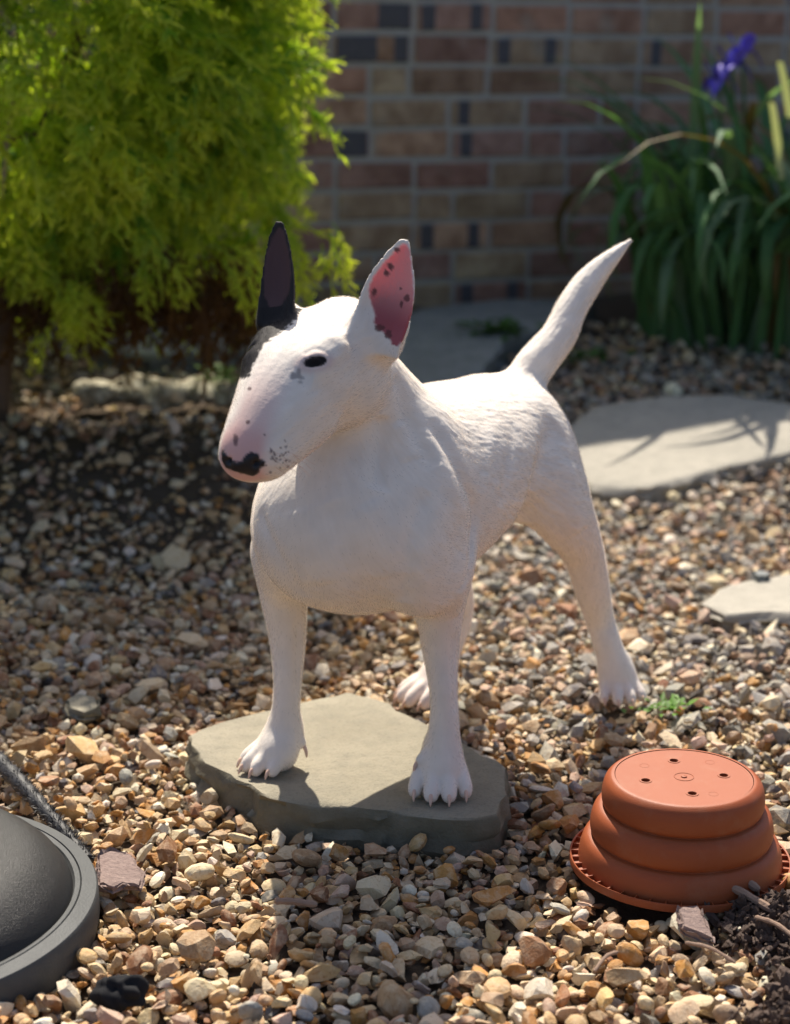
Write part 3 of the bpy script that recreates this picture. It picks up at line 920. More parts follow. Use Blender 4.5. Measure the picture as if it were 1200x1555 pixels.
lo_st = [stone_shape(100 + i, 1, 'chip' if i % 4 else 'pebble') for i in range(NK)]
PAL = np.array([(.60, .48, .31), (.68, .60, .46), (.52, .34, .165), (.44, .215, .060), (.27, .125, .060), (.38, .245, .135), (.315, .295, .265), (.125, .115, .11), (.46, .31, .22), (.57, .42, .25)])
PW_warm = np.array([18, 12, 18, 13, 9, 9, 5, 3, 6, 15.])
PW_cool = np.array([5, 10, 3, 2.5, 3, 7, 36, 14, 22, 4.])
RES = .004
HX0, HX1, HY0, HY1 = -1.32, 1.36, 1.80, 5.45
nX, nY = int((HX1 - HX0) / RES), int((HY1 - HY0) / RES)
gxx = HX0 + (np.arange(nX) + .5) * RES; gyy = HY0 + (np.arange(nY) + .5) * RES
HM = (ground_z(*np.meshgrid(gxx, gyy, indexing='ij')) - .024).astype(np.float32)
BLOCK = np.zeros((nX, nY), bool)
def block_poly(P, grow=0.0):
    P = np.asarray(P)[:, :2]; C = P.mean(0); d = P - C
    P = C + d * (1 + grow / np.linalg.norm(d, axis=1, keepdims=True))
    X, Y = np.meshgrid(gxx, gyy, indexing='ij')
    ins = np.zeros(X.shape, bool)
    for (ax, ay), (bx_, by) in zip(P, np.roll(P, -1, 0)):
        c = ((ay > Y) != (by > Y)) & (X < (bx_ - ax) * (Y - ay) / (by - ay + 1e-12) + ax)
        ins ^= c
    BLOCK[ins] = True
def circ(c, r, n=28): return [(c[0] + r * math.cos(t), c[1] + r * math.sin(t)) for t in np.linspace(0, 2 * math.pi, n, endpoint=False)]
for o in list(COL.objects):
    if o.name.startswith(('flagstone', 'paving_chip', 'edging_stone')):
        P = np.array([v.co[:2] for v in o.data.vertices]); c = np.array(o.location[:2])
        a = np.arctan2(P[:, 1], P[:, 0]); bins = ((a + math.pi) / (2 * math.pi) * 40).astype(int) % 40
        r = np.linalg.norm(P, axis=1)
        if o.rotation_euler.z: 
            cz, sz = math.cos(o.rotation_euler.z), math.sin(o.rotation_euler.z); P = P @ np.array([[cz, sz], [-sz, cz]])
            a = np.arctan2(P[:, 1], P[:, 0]); bins = ((a + math.pi) / (2 * math.pi) * 40).astype(int) % 40
        hull = [P[bins == b][r[bins == b].argmax()] + c for b in range(40) if (bins == b).any()]
        block_poly(hull, -.006)
POT_C = np.array([.354, 2.410]); POT_R = .139
DOME_C = G(-190, 1363, .036)[:2]; DOME_R = .260
block_poly(circ(POT_C, POT_R - .012)); block_poly(circ(DOME_C, DOME_R - .006))
for c in (HL, HR): block_poly(circ(c[:2] + np.array([0, -.004]), .034))
def visible_x(Y): return (Y * cP + CAM_H * sP) * .1875 * 1.06 + .05
def drop(a, b, c, tries, slope, far=False, rim=False):
    """Drop one ellipsoid: try a few spots, keep the lowest rest."""
    best = None
    yaw = rng.uniform(0, 2 * math.pi); tx, ty = rng.normal(0, slope, 2)
    Rm = np.array(Euler((tx, ty, yaw)).to_matrix())
    M = Rm @ np.diag([1 / a ** 2, 1 / b ** 2, 1 / c ** 2]) @ Rm.T
    r = max(a, b)
    k = int(r / RES) + 1
    g = np.arange(-k, k + 1) * RES
    X, Y = np.meshgrid(g, g, indexing='ij')
    A = M[2, 2]; Bq = M[0, 2] * X + M[1, 2] * Y; Cq = M[0, 0] * X * X + 2 * M[0, 1] * X * Y + M[1, 1] * Y * Y - 1
    disc = Bq * Bq - A * Cq
    ok = disc > 0
    sq = np.sqrt(np.maximum(disc, 0))
    zlo = np.where(ok, (-Bq - sq) / A, 9.0); zhi = np.where(ok, (-Bq + sq) / A, -9.0)
    core = Cq < -.35
    for _ in range(tries):
        u = rng.random()
        y = 2.75 + u * (5.42 - 2.75) if far else 1.86 + (u ** 1.25) * (5.42 - 1.86)
        x = rng.uniform(-1, 1) * visible_x(y)
        if rim: x = rng.choice([-1, 1]) * (visible_x(y) - .02 + rng.random() * .42)
        i, j = int((x - HX0) / RES), int((y - HY0) / RES)
        if i - k < 0 or j - k < 0 or i + k >= nX or j + k >= nY: continue
        sl = (slice(i - k, i + k + 1), slice(j - k, j + k + 1))
        if BLOCK[sl][core].any(): continue
        H = HM[sl]
        z = (H - zlo)[ok].max()
        z -= .16 * c
        rel = z - ground_z(x, y)
        if best is None or rel < best[0]: best = (rel, z, x, y, sl)
    if best is None: return None
    rel, z, x, y, sl = best
    if rel > .020: return None
    HM[sl] = np.where(ok, np.maximum(HM[sl], z + zhi * .96), HM[sl])
    return x, y, z, Rm
ST = []
def soil_zone(x, y):
    """Share of ground left to bare earth: the bed under the conifer and the border at the wall."""
    left = np.clip((-.06 - x) / .25, 0, 1) * np.clip((y - 3.45) / .5, 0, 1)
    back = np.clip((y - 4.75) / .5, 0, 1)
    return max(left * .72, back * .75)
NS = 33000
for i in range(NS + 6500):                                             # the last ones carry the bed on beyond the picture
    s = math.exp(rng.normal(-4.67, .35))                                  # half length, metres
    if rng.random() < .30: s *= .62
    s = min(s, .027)
    far = NS > i > NS * .62
    if i >= NS: s *= 1.25
    if far: s *= .74
    a = s; b = s * rng.uniform(.46, .95); c = s * rng.uniform(.30, .70)
    d = drop(a, b, c, 4, .42, far, i >= NS)
    if d is None: continue
    x, y, z, Rm = d
    if rng.random() < soil_zone(x, y): continue
    cool = np.clip((x + .05) / .25, 0, 1) * np.clip((y - 2.6) / .45, 0, 1) + np.clip((y - 3.9) / .6, 0, 1) * .6
    cool = min(1, cool)
    w = PW_warm * (1 - cool) + PW_cool * cool
    col = PAL[rng.choice(len(PAL), p=w / w.sum())] * rng.uniform(.78, 1.15) * np.array([1, rng.uniform(.95, 1.04), rng.uniform(.9, 1.06)])
    ST.append((x, y, z, Rm, np.array([a, b, c]), rng.integers(NK), col))
print('stones', len(ST))
m = Mat('flint', .72, .3)
oi = m.n('ShaderNodeObjectInfo')
colr = m.mix(1.0, oi.outputs['Color'], m.attr('col'), 'ADD')
pos = m.n('ShaderNodeNewGeometry').outputs['Position']
n1 = m.noise(75, 4, .6, vec=pos); n2 = m.noise(260, 4, .6, vec=pos); n3 = m.noise(120, 3, vec=pos, dist=1.0)
c = m.mix(m.math('MULTIPLY', m.ramp(n1, [(.46, (0, 0, 0)), (.62, (1, 1, 1))]), .55), colr, m.mix(.6, colr, (.66, .55, .39)))          # chalky rind
c = m.mix(m.math('MULTIPLY', m.ramp(n3, [(.55, (0, 0, 0)), (.66, (1, 1, 1))]), .45), c, m.mix(1.0, c, (.62, .42, .25), 'MULTIPLY'))     # iron stain
c = m.mix(m.math('MULTIPLY', m.ramp(n2, [(.58, (0, 0, 0)), (.70, (1, 1, 1))]), .40), c, m.mix(1.0, c, (.45, .40, .36), 'MULTIPLY'))     # pits
m.base(c)
m.l(m.math('ADD', .50, m.math('MULTIPLY', n1, .4)), m.b.inputs['Roughness'])
m.bump(m.math('ADD', n2, m.math('MULTIPLY', n1, .8)), .5, .0028)
flint = m.m
xy = np.array([[s[0], s[1], s[2]] for s in ST])
px, py = pix(xy)
size = np.array([max(s[4]) for s in ST]) / xy[:, 1]
exposed = xy[:, 2] - ground_z(xy[:, 0], xy[:, 1])
infr = (px > 8) & (px < 1192) & (py > 8) & (py < 1548) & (xy[:, 1] < 2.75)
score = np.where(infr & (exposed > .0), size * (1 + 12 * np.clip(exposed, 0, .02)), -1)
top300 = set(np.argsort(-score)[:300].tolist())
hi_me = []
for Vs, Fs in hi_st:
    me = np_mesh('stone', Vs, Fs, True, np.zeros((len(Vs), 3)), rad(24)); me.materials.append(flint); hi_me.append(me)
BV, BF, BCc, off = [], [], [], 0
for i, (x, y, z, Rm, sc, k, col) in enumerate(ST):
    if i in top300:
        o = bpy.data.objects.new('stone', hi_me[k]); COL.objects.link(o); o.parent = ground
        o.matrix_basis = Matrix.Translation((x, y, z)) @ Matrix(Rm.tolist()).to_4x4() @ Matrix.Diagonal((*sc, 1))
        o.color = (*col, 1)
        continue
    Vs, Fs = (hi_st if y < 2.40 else lo_st)[k]
    BV.append((Vs * sc) @ Rm.T + np.array([x, y, z])); BF.append(Fs + off); off += len(Vs)
    BCc.append(np.tile(col, (len(Vs), 1)))
gme = np_mesh('gravel', np.concatenate(BV), np.concatenate(BF), True, np.concatenate(BCc), rad(26))
gravel = link('gravel', gme, flint, ground); gravel.color = (0, 0, 0, 1)
tag(gravel, kind='stuff')
print('gravel faces', len(gme.polygons))
# ------------------------------------------------------------------ golden thread-leaf conifer
def leaf_mat(name, col_socket_fn, trans=.45, rough=.5, spec=.3):
    m = Mat(name, rough, spec)
    c = col_socket_fn(m)
    m.base(c)
    tr = m.n('ShaderNodeBsdfTranslucent'); m.l(m.mix(1.0, c, (1.12, 1.2, .5), 'MULTIPLY'), tr.inputs['Color'])
    mx = m.n('ShaderNodeMixShader'); mx.inputs[0].default_value = trans
    m.l(m.b.outputs[0], mx.inputs[1]); m.l(tr.outputs[0], mx.inputs[2]); m.l(mx.outputs[0], m.out.inputs['Surface'])
    return m.m
conifer_m = leaf_mat('conifer_leaf', lambda m: m.attr('col'), .64, .5)
m = Mat('bark', .9, .1); m.base(m.mix(m.noise(40, 5), (.07, .045, .03), (.20, .14, .10))); m.bump(m.noise(90, 5), .8, .006); bark = m.m
def ribbon(path, w, wdir, V, F, T):
    b = sum(len(v) for v in V)
    n = len(path); L = np.array(path); W = np.asarray(w)[:, None] * wdir
    V.append(np.stack([L - W, L + W], 1).reshape(-1, 3)); T.append(np.repeat(np.linspace(0, 1, n), 2))
    for i in range(n - 1): F.append((b + 2 * i, b + 2 * i + 1, b + 2 * i + 3, b + 2 * i + 2))
def make_spray(seed):
    """Drooping fan of cord-like shoots growing along +x, sagging to -z."""
    rg = np.random.default_rng(seed); V, F, T = [], [], []
    L = rg.uniform(.09, .15)
    def main(t): return np.array([L * t, .012 * math.sin(3 * t + seed), .02 * t - .075 * t * t])
    ts = np.linspace(0, 1, 6)
    ribbon([main(t) for t in ts], np.interp(ts, [0, .7, 1], [.0026, .0024, .0010]), np.array([0, .8, .6]), V, F, T)
    for k in range(rg.integers(11, 16)):
        t0 = rg.uniform(.12, .95); p0 = main(t0); sd = 1 if k % 2 else -1
        l = rg.uniform(.022, .060) * (1.15 - .5 * t0); a = sd * rg.uniform(.35, 1.0)
        d = np.array([math.cos(a), math.sin(a), rg.uniform(-.35, .25)]); d /= np.linalg.norm(d)
        s3 = np.linspace(0, 1, 4)
        pth = [p0 + d * l * s + np.array([0, 0, -.35 * l * s * s]) for s in s3]
        wd = rg.normal(size=3); wd -= d * wd.dot(d); wd /= np.linalg.norm(wd)
        ribbon(pth, np.interp(s3, [0, .6, 1], [.0026, .0025, .0010]), wd, V, F, T)
        T[-1] = t0 * .5 + T[-1] * .55
        for j in range(rg.integers(1, 4)):
            s0 = rg.uniform(.3, .8); q0 = p0 + d * l * s0; e = d + rg.normal(0, .6, 3); e /= np.linalg.norm(e); l2 = l * rg.uniform(.3, .55)
            ribbon([q0, q0 + e * l2 * .5, q0 + e * l2 + np.array([0, 0, -.1 * l2])], [.0022, .0021, .0009], np.cross(e, [.2, .3, .9]) / (np.linalg.norm(np.cross(e, [.2, .3, .9])) + 1e-6), V, F, T)
            T[-1] = .45 + .5 * T[-1]
    return np.concatenate(V), np.array(F), np.concatenate(T)
SPR = [make_spray(i) for i in range(14)]
CC, CR = np.array([-.955, 4.26, .98]), np.array([.735, .43, .47])
conifer = empty('conifer_shrub', (-.98, 4.28, .04), 'golden thread-leaf conifer shrub drooping over bare earth at the left', 'shrub')
cV, cF, cC, off = [], [], [], 0
YEL, GRN, BRN = np.array([.68, .71, .080]), np.array([.14, .32, .045]), np.array([.17, .085, .035])
def put_spray(p, out, scale, tone, dead=False):
    global off
    Vs, Fs, Ts = SPR[rng.integers(len(SPR))]
    x = out / np.linalg.norm(out); up = np.array([0, 0, 1.0]) + rng.normal(0, .25, 3)
    y = np.cross(up, x); y /= np.linalg.norm(y); z = np.cross(x, y)
    P = (Vs * scale) @ np.stack([x, y, z]) + p
    c = GRN + (YEL - GRN) * np.clip(Ts * .9 + tone, 0, 1)[:, None] ** 1.1
    c = c + (np.array([.72, .74, .16]) - c) * np.clip((Ts - .72) * 2.2, 0, 1)[:, None] * .7  # shoot ends painted paler to look sunlit
    if dead: c = np.tile(BRN, (len(Vs), 1)) * rng.uniform(.6, 1.2)
    cV.append(P); cF.append(Fs + off); cC.append(c * rng.uniform(.85, 1.12)); off += len(Vs)
clumps = []
gold = math.pi * (3 - math.sqrt(5))
for i in range(300):
    zz = 1 - 2 * (i + .5) / 300; th = gold * i; r = math.sqrt(1 - zz * zz)
    d = np.array([r * math.cos(th), r * math.sin(th), zz]) + rng.normal(0, .08, 3)
    d /= np.linalg.norm(d)
    if d[1] > .9: continue
    k = rng.uniform(.80, 1.02)
    p = CC + CR * np.sign(d) * np.abs(d) ** np.array([.62, 1.0, .95 if d[2] > 0 else .8]) * k
    if p[2] < .46: p[2] = .46 + rng.uniform(0, .08)
    clumps.append((p, d, rng.uniform(-.25, .35)))
for p, d, tone in clumps:
    nrm = d / CR; nrm /= np.linalg.norm(nrm)
    for k in range(rng.integers(15, 22)):
        q = p + rng.normal(0, 1, 3) * np.array([.060, .05, .024])
        out = nrm * .8 + rng.normal(0, .42, 3) + np.array([0, 0, -.28])
        put_spray(q - nrm * .05, out, rng.uniform(.80, 1.25), tone + rng.normal(0, .15))
for k in range(900):                                                     # low shoots added behind the shrub to shade the bed
    p = np.array([rng.uniform(-1.5, -.22), rng.uniform(4.38, 4.66), 0]); p[2] = .36 + (p[1] - 4.38) * 1.05 + rng.uniform(0, .35)
    put_spray(p, np.array([rng.normal(0, .5), rng.normal(0, .6), -.35]), rng.uniform(.8, 1.2), rng.normal(.1, .2))
# stray hanging shoots below and at the right edge
for px, py in ((100, 470), (118, 480), (60, 430), (30, 410), (470, 410), (440, 395), (90, 455), (210, 440), (250, 420), (330, 405), (380, 420), (500, 380), (110, 478), (125, 470)):
    p = PY(px, py, 3.95 + rng.uniform(0, .12)); 
    for k in range(4): put_spray(p + rng.normal(0, .012, 3) + np.array([0, 0, .04]), np.array([rng.uniform(-.2, .9), -.5, -.55]) + rng.normal(0, .25, 3), rng.uniform(.6, .9), .35)
for k in range(190):                                                     # dead inner shoots low in the shrub
    p = PY(rng.uniform(20, 400), rng.uniform(360, 470), rng.uniform(4.0, 4.35))
    put_spray(p, np.array([rng.normal(0, .4), -.3, -1.0]), rng.uniform(.6, 1.1), 0, True)
crown = link('foliage', np_mesh('foliage', np.concatenate(cV), np.concatenate(cF), True, np.concatenate(cC)), conifer_m, conifer)
tag(crown, kind='stuff')
print('conifer quads', sum(len(f) for f in cF))
def limb(name, pts, radii, parent, mat=bark, n=10, seg=8):
    P = catmull(pts, n); R = np.interp(np.linspace(0, 1, n), np.linspace(0, 1, len(radii)), radii)
    Vc, Fc = tube(P, R, seg); return link(name, mesh_vf(name, Vc, Fc), mat, parent)
limb('trunk', [(-.98, 4.28, -.02), (-.97, 4.27, .22), (-.92, 4.22, .50), (-.86, 4.15, .95)], [.050, .042, .034, .018], conifer)
limb('trunk', [(-.86, 4.36, -.02), (-.83, 4.33, .22), (-.76, 4.24, .55), (-.60, 4.15, .95)], [.030, .027, .022, .012], conifer)
limb('trunk', [(-1.10, 4.20, -.02), (-1.12, 4.18, .25), (-1.18, 4.12, .60), (-1.25, 4.08, .95)], [.036, .032, .026, .014], conifer)
for i in range(22):
    s = np.array([-.92 + rng.normal(0, .09), 4.22 + rng.normal(0, .05), rng.uniform(.30, .75)])
    d = np.array([rng.uniform(-.6, 1.0), rng.uniform(-.75, .2), rng.uniform(-.1, .5)]); d /= np.linalg.norm(d); L = rng.uniform(.25, .55)
    limb('branch', [s, s + d * L * .5 + np.array([0, 0, .03]), s + d * L + np.array([0, 0, -.05])], [.010, .007, .003], conifer, n=7, seg=6)
m = Mat('dry_twig', .85, .15); m.base(m.mix(m.noise(60, 4), (.22, .15, .11), (.42, .32, .25))); dry = m.m
for a, b in (((4, 200), (2, 310)),):
    p, q = PY(*a, 3.88), PY(*b, 3.92)
    limb('branch', [p + np.array([0, .12, .05]), (p + q) / 2 + np.array([.006, 0, .006]), q], [.0055, .005, .004], conifer, dry, 8, 6)
# dry leaves and needles fallen on the bank below the shrub
V, F, C = [], [], []
for i in range(2600):
    x, y = rng.uniform(-1.35, -.02), rng.uniform(3.62, 4.9)
    if rng.random() > min(1, soil_zone(x, y) * 1.6 + .05): continue
    hz = HM[min(nX - 1, max(0, int((x - HX0) / RES))), min(nY - 1, max(0, int((y - HY0) / RES)))] + .002
    a, l = rng.uniform(0, 6.3), rng.uniform(.008, .026); w = l * rng.uniform(.12, .45)
    d = np.array([math.cos(a), math.sin(a), rng.uniform(-.3, .3)]); e = np.array([-math.sin(a), math.cos(a), rng.uniform(-.3, .3)]); p = np.array([x, y, hz]); b = len(V)
    V += [p - d * l * .5, p - e * w * .5 + np.array([0, 0, .002]), p + d * l * .5, p + e * w * .5 + np.array([0, 0, .003])]; F.append((b, b + 1, b + 2, b + 3))
    C += [np.array([(.16, .085, .045), (.26, .16, .10), (.10, .06, .04), (.34, .25, .18)][rng.integers(4)]) * rng.uniform(.7, 1.2)] * 4
tag(link('leaf_litter', np_mesh('leaf_litter', np.array(V), np.array(F), True, np.array(C)), conifer_m), 'brown fallen leaves and needles on the earth below the conifer', 'leaf litter', kind='stuff')

# ------------------------------------------------------------------ iris clump at the wall
iris = empty('iris_plant', (1.06, 5.28, .14), 'tall clump of strap-leaved iris with violet flowers against the brick wall', 'plant')
def strap(seed, L, W, arch):
    rg = np.random.default_rng(seed); n = 11; V, F = [], []
    for i in range(n):
        t = i / (n - 1)
        a = rad(86) - arch * max(0, t - .25) ** 1.5 * 2.2
        if i == 0: p = np.zeros(3)
        else: p = p + L / (n - 1) * np.array([math.cos(a), 0, math.sin(a)])
        w = W * .5 * (1 - .25 * t) * (1 if t < .72 else max(.06, 1 - ((t - .72) / .28) ** 1.6))
        nrm = np.array([-math.sin(a), 0, math.cos(a)])
        tw = .5 * t * (rg.random() * 0 + (seed % 5 - 2) * .3)
        e = np.array([math.sin(tw) * .4, math.cos(tw), 0])
        V += [p - e * w, p - nrm * w * .28, p + e * w]
    for i in range(n - 1):
        for k in (0, 1): F.append((3 * i + k, 3 * i + k + 1, 3 * i + k + 4, 3 * i + k + 3))
    return np_mesh('leaf', np.array(V), np.array(F), True, np.zeros((len(V), 3)))
def iris_col(m):
    c = m.n('ShaderNodeObjectInfo').outputs['Color']
    return m.mix(m.noise(14, 3), c, m.mix(1.0, c, (.7, .75, .7), 'MULTIPLY'))
iris_m = leaf_mat('iris_leaf', iris_col, .35, .55, .2)
strapm = []
for i in range(26):
    me = strap(i, 1.0, rng.uniform(.026, .040), rng.uniform(.4, 2.9)); me.materials.append(iris_m); strapm.append(me)
IG = [(.100, .220, .085), (.125, .265, .105), (.082, .190, .085), (.150, .295, .130), (.175, .275, .170)]
def put_leaf(x, y, yaw, L, col, me=None, lean=0):
    o = bpy.data.objects.new('leaf', me or strapm[rng.integers(len(strapm))]); COL.objects.link(o); o.parent = iris
    o.matrix_parent_inverse = Matrix.Translation(iris.location).inverted()
    o.matrix_basis = Matrix.Translation((x, y, float(ground_z(x, y)) - .03)) @ Euler((0, lean, yaw)).to_matrix().to_4x4() @ Matrix.Diagonal((L, L ** .3, L, 1))
    o.color = (*col, 1)
    return o
for i in range(285):
    r, th = rng.random() ** .6, rng.uniform(0, 2 * math.pi)
    x, y = 1.07 + .45 * r * math.cos(th), 5.30 + .26 * r * math.sin(th)
    yaw = math.atan2(math.sin(th) * .7 - .35, math.cos(th)) + rng.normal(0, .7)
    if x < .92 and math.cos(yaw) < -.3: yaw += rng.choice([-1.2, 1.2])
    col = np.array(IG[rng.integers(5)]) * rng.uniform(.8, 1.25)
    if rng.random() < .07: col = np.array((.25, .17, .07)) * rng.uniform(.6, 1.1)
    put_leaf(x, y, yaw, rng.uniform(.52, .95), col, lean=rng.normal(.10, .15))
for px, py, L in ((1186, 272, .42), (1200, 178, .30)):                    # two bleached blades
    p = PY(px, py, 4.98)
    Vp = []
    for i in range(8):
        t = i / 7; w = .010 * (1 - .5 * abs(t - .4))
        q = p + np.array([-.016 * t - .01 * t * t, .02 * t, L * .42 * t]); Vp += [q - np.array([w, 0, 0]), q + np.array([0, -.003, 0]), q + np.array([w, 0, 0])]
    Fp = [(3 * i + k, 3 * i + k + 1, 3 * i + k + 4, 3 * i + k + 3) for i in range(7) for k in (0, 1)]
    me = np_mesh('leaf', np.array(Vp), np.array(Fp), True, np.zeros((len(Vp), 3))); me.materials.append(iris_m)
    o = link('leaf', me, None, iris); o.color = (.62, .62, .36, 1); o['label'] = 'bleached yellow iris leaf'
m = Mat('iris_petal', .5, .3); m.base(m.mix(m.noise(120, 3), (.055, .035, .38), (.16, .11, .62))); petal_m = m.m
m = Mat('iris_stem', .5, .3); m.base((.06, .13, .05)); stem_m = m.m
for px, py, Y in ((1092, 122, 5.12), (1112, 100, 5.10), (1128, 80, 5.14)):
    c = PY(px, py, Y)
    fl = limb('flower_stem', [(1.0 + (c[0] - 1.0) * .7, Y + .06, .12), (c[0] + .03, Y + .03, .5), c], [.005, .0045, .004], iris, stem_m, 8, 6)
    for k in range(6):
        a = k * math.pi / 3 + rng.uniform(-.2, .2); upk = k % 2
        Vp = []; n = 7
        for i in range(n):
            t = i / (n - 1); w = .020 * math.sin(math.pi * min(1, .12 + t * .86)) ** .8
            rr = .010 + (.026 * t if upk else .040 * t); zz = (.050 * t - .010 * t * t if upk else .018 * t - .055 * t * t)
            d = np.array([math.cos(a), math.sin(a), 0]); e = np.array([-math.sin(a), math.cos(a), 0])
            for s in (-1, 0, 1): Vp.append(c + d * rr + e * w * s + np.array([0, 0, zz + (.006 if s else 0) + .002 * math.sin(5 * t + k)]))
        Fp = [(3 * i + j, 3 * i + j + 1, 3 * i + j + 4, 3 * i + j + 3) for i in range(n - 1) for j in (0, 1)]
        o = bpy.data.objects.new('petal', mesh_vf('petal', np.array(Vp), Fp)); o.data.materials.append(petal_m); COL.objects.link(o); o.parent = fl
        o.matrix_parent_inverse = fl.matrix_basis.inverted()

# ------------------------------------------------------------------ small weeds
weed_m = leaf_mat('weed_leaf', lambda m: m.attr('col'), .35, .5)
def weed(name, c, n, spread, ll, label, cat, seed, col=(.10, .22, .03), tall=.02):
    rg = np.random.default_rng(seed); V, F, C = [], [], []
    for i in range(n):
        b = np.array([rg.normal(0, spread[0]), rg.normal(0, spread[1]), rg.uniform(.004, tall)])
        a = rg.uniform(0, 2 * math.pi); l = ll * rg.uniform(.6, 1.2); w = l * rg.uniform(.18, .32); up = rg.uniform(.1, .9)
        d = np.array([math.cos(a), math.sin(a), up]); e = np.array([-math.sin(a), math.cos(a), 0])
        b0 = len(V)
        V += [b, b + d * l * .4 - e * w, b + d * l * .45 + np.array([0, 0, -.1 * l]), b + d * l * .4 + e * w, b + d * l + np.array([0, 0, -.25 * l])]
        F += [(b0, b0 + 1, b0 + 2), (b0, b0 + 2, b0 + 3), (b0 + 1, b0 + 4, b0 + 2), (b0 + 2, b0 + 4, b0 + 3)]
        C += [np.array(col) * rg.uniform(.7, 1.3)] * 5
    o = link(name, np_mesh(name, np.array(V), np.array(F), True, np.array(C)), weed_m); o.location = c
    return tag(o, label, cat)
weed('weed', GZ(1018, 1086, .002), 46, (.026, .014), .020, 'bright green seedling weed in the gravel beside the left hind paw', 'weed', 1, (.12, .26, .03), .016)
weed('grass_tuft', GZ(765, 525, .02), 60, (.04, .03), .05, 'dim green grass tuft beside the blue grey flag under the tail', 'grass tuft', 2, (.05, .12, .025), .03)['kind'] = 'stuff'
weed('grass_tuft', GZ(872, 556, .01), 50, (.05, .02), .04, 'dim green grass tuft right of the base of the tail', 'grass tuft', 3, (.05, .12, .025), .02)['kind'] = 'stuff'
weed('weed', Vector((-.375, 4.40, .190)), 44, (.018, .010), .035, 'sunlit pale green weed on the edging stones beside the muzzle', 'weed', 4, (.22, .34, .10), .03)
# ------------------------------------------------------------------ upturned terracotta-coloured plastic bowl
m = Mat('terracotta_plastic', .50, .35)
pos = m.coord()
m.base(m.mix(m.noise(18, 4), (.275, .060, .016), (.315, .076, .022)))
dst = m.ramp(m.noise(26, 6, .65), [(.52, (0, 0, 0)), (.80, (1, 1, 1))])
m.base(m.mix(m.math('MULTIPLY', dst, .35), m.mix(m.noise(18, 4), (.275, .060, .016), (.315, .076, .022)), (.34, .17, .10)))
m.l(m.math('ADD', .42, m.math('MULTIPLY', m.noise(30, 4), .2)), m.b.inputs['Roughness'])
m.bump(m.noise(700, 3), .30, .0010)
terra = m.m
POT_Z = .010
pot = empty('plant_pot', (POT_C[0], POT_C[1], POT_Z), 'terracotta coloured stepped plastic pot upside down on the gravel', 'plant pot')
def lathe(profile, seg=96):
    P = np.array(profile); a = np.linspace(0, 2 * math.pi, seg, endpoint=False)
    V = np.stack([P[:, None, 0] * np.cos(a), P[:, None, 0] * np.sin(a), np.broadcast_to(P[:, None, 1], (len(P), seg))], -1).reshape(-1, 3)
    F = [(i * seg + j, i * seg + (j + 1) % seg, (i + 1) * seg + (j + 1) % seg, (i + 1) * seg + j) for i in range(len(P) - 1) for j in range(seg)]
    return V, F
def local(name, V, F, mat, parent, sharp=rad(40)):
    me = mesh_vf(name, V, F, True, sharp); me.materials.append(mat)
    o = bpy.data.objects.new(name, me); COL.objects.link(o); o.parent = parent
    return o
def fl_(pts, k=5):
    """Round a profile by resampling it."""
    return [tuple(p) for p in catmull(pts, (len(pts) - 1) * k + 1)]
t1 = fl_([(.0850, .1150), (.0900, .1140), (.0960, .1080), (.0990, .0990), (.1000, .0890), (.0992, .0810), (.0968, .0768)])
t2 = fl_([(.0970, .0762), (.1030, .0745), (.1085, .0690), (.1118, .0590), (.1128, .0490), (.1118, .0420), (.1095, .0384)])
t3 = fl_([(.1098, .0378), (.1155, .0360), (.1205, .0305), (.1240, .0200), (.1255, .0110), (.1262, .0050)])
prof = t1 + t2 + t3 + [(.1262, .0036), (.1345, .0030), (.1345, .0085), (.1362, .0092), (.1368, .0080), (.1366, -.0010), (.1230, -.0010), (.1205, .0150), (.1060, .0370), (.0930, .0750), (.080, .1110)]
V_, F_ = lathe(prof, 120)
local('side_wall', V_, F_[::-1], terra, pot)
# base with four drain holes
bm = bmesh.new()
def ring(r, c, z, n): 
    vs = [bm.verts.new((c[0] + r * math.cos(t), c[1] + r * math.sin(t), z)) for t in np.linspace(0, 2 * math.pi, n, endpoint=False)]
    return vs, [bm.edges.new((vs[i], vs[(i + 1) % n])) for i in range(n)]
HOLES = [(.050 * math.cos(rad(a)), .050 * math.sin(rad(a))) for a in (97, 194, 6, -86)]
zb = .1143
ed = ring(.0842, (0, 0), zb, 96)[1]
hv = []
for h_ in HOLES:
    v, e = ring(.0052, h_, zb, 20); ed += e; hv.append((v, h_))
bmesh.ops.triangle_fill(bm, use_beauty=True, edges=ed)
for v, h_ in hv:
    lo = [bm.verts.new((p.co.x, p.co.y, zb - .004)) for p in v]
    for i in range(20): bm.faces.new((v[i], v[(i + 1) % 20], lo[(i + 1) % 20], lo[i]))
bmesh.ops.recalc_face_normals(bm, faces=bm.faces)
me = bm_mesh('base', bm); me.materials.append(terra)
o = bpy.data.objects.new('base', me); COL.objects.link(o); o.parent = pot
for h_ in HOLES:                                                           # raised collar round each hole
    V_, F_ = lathe([(.0054, .0), (.0056, .0007), (.0078, .0007), (.0080, .0)], 28)
    local('hole_collar', V_ + np.array([h_[0], h_[1], zb]), F_[::-1], terra, pot)
V_, F_ = lathe([(.0125, 0), (.0122, .0006), (.0116, .0006), (.0113, 0)], 36); local('moulded_ring', V_ + np.array([0, 0, zb]), F_[::-1], terra, pot)
V_, F_ = lathe([(.0040, 0), (.0032, .0014), (.0005, .0018)], 24); local('moulding_pip', V_ + np.array([0, 0, zb]), F_[::-1], terra, pot)
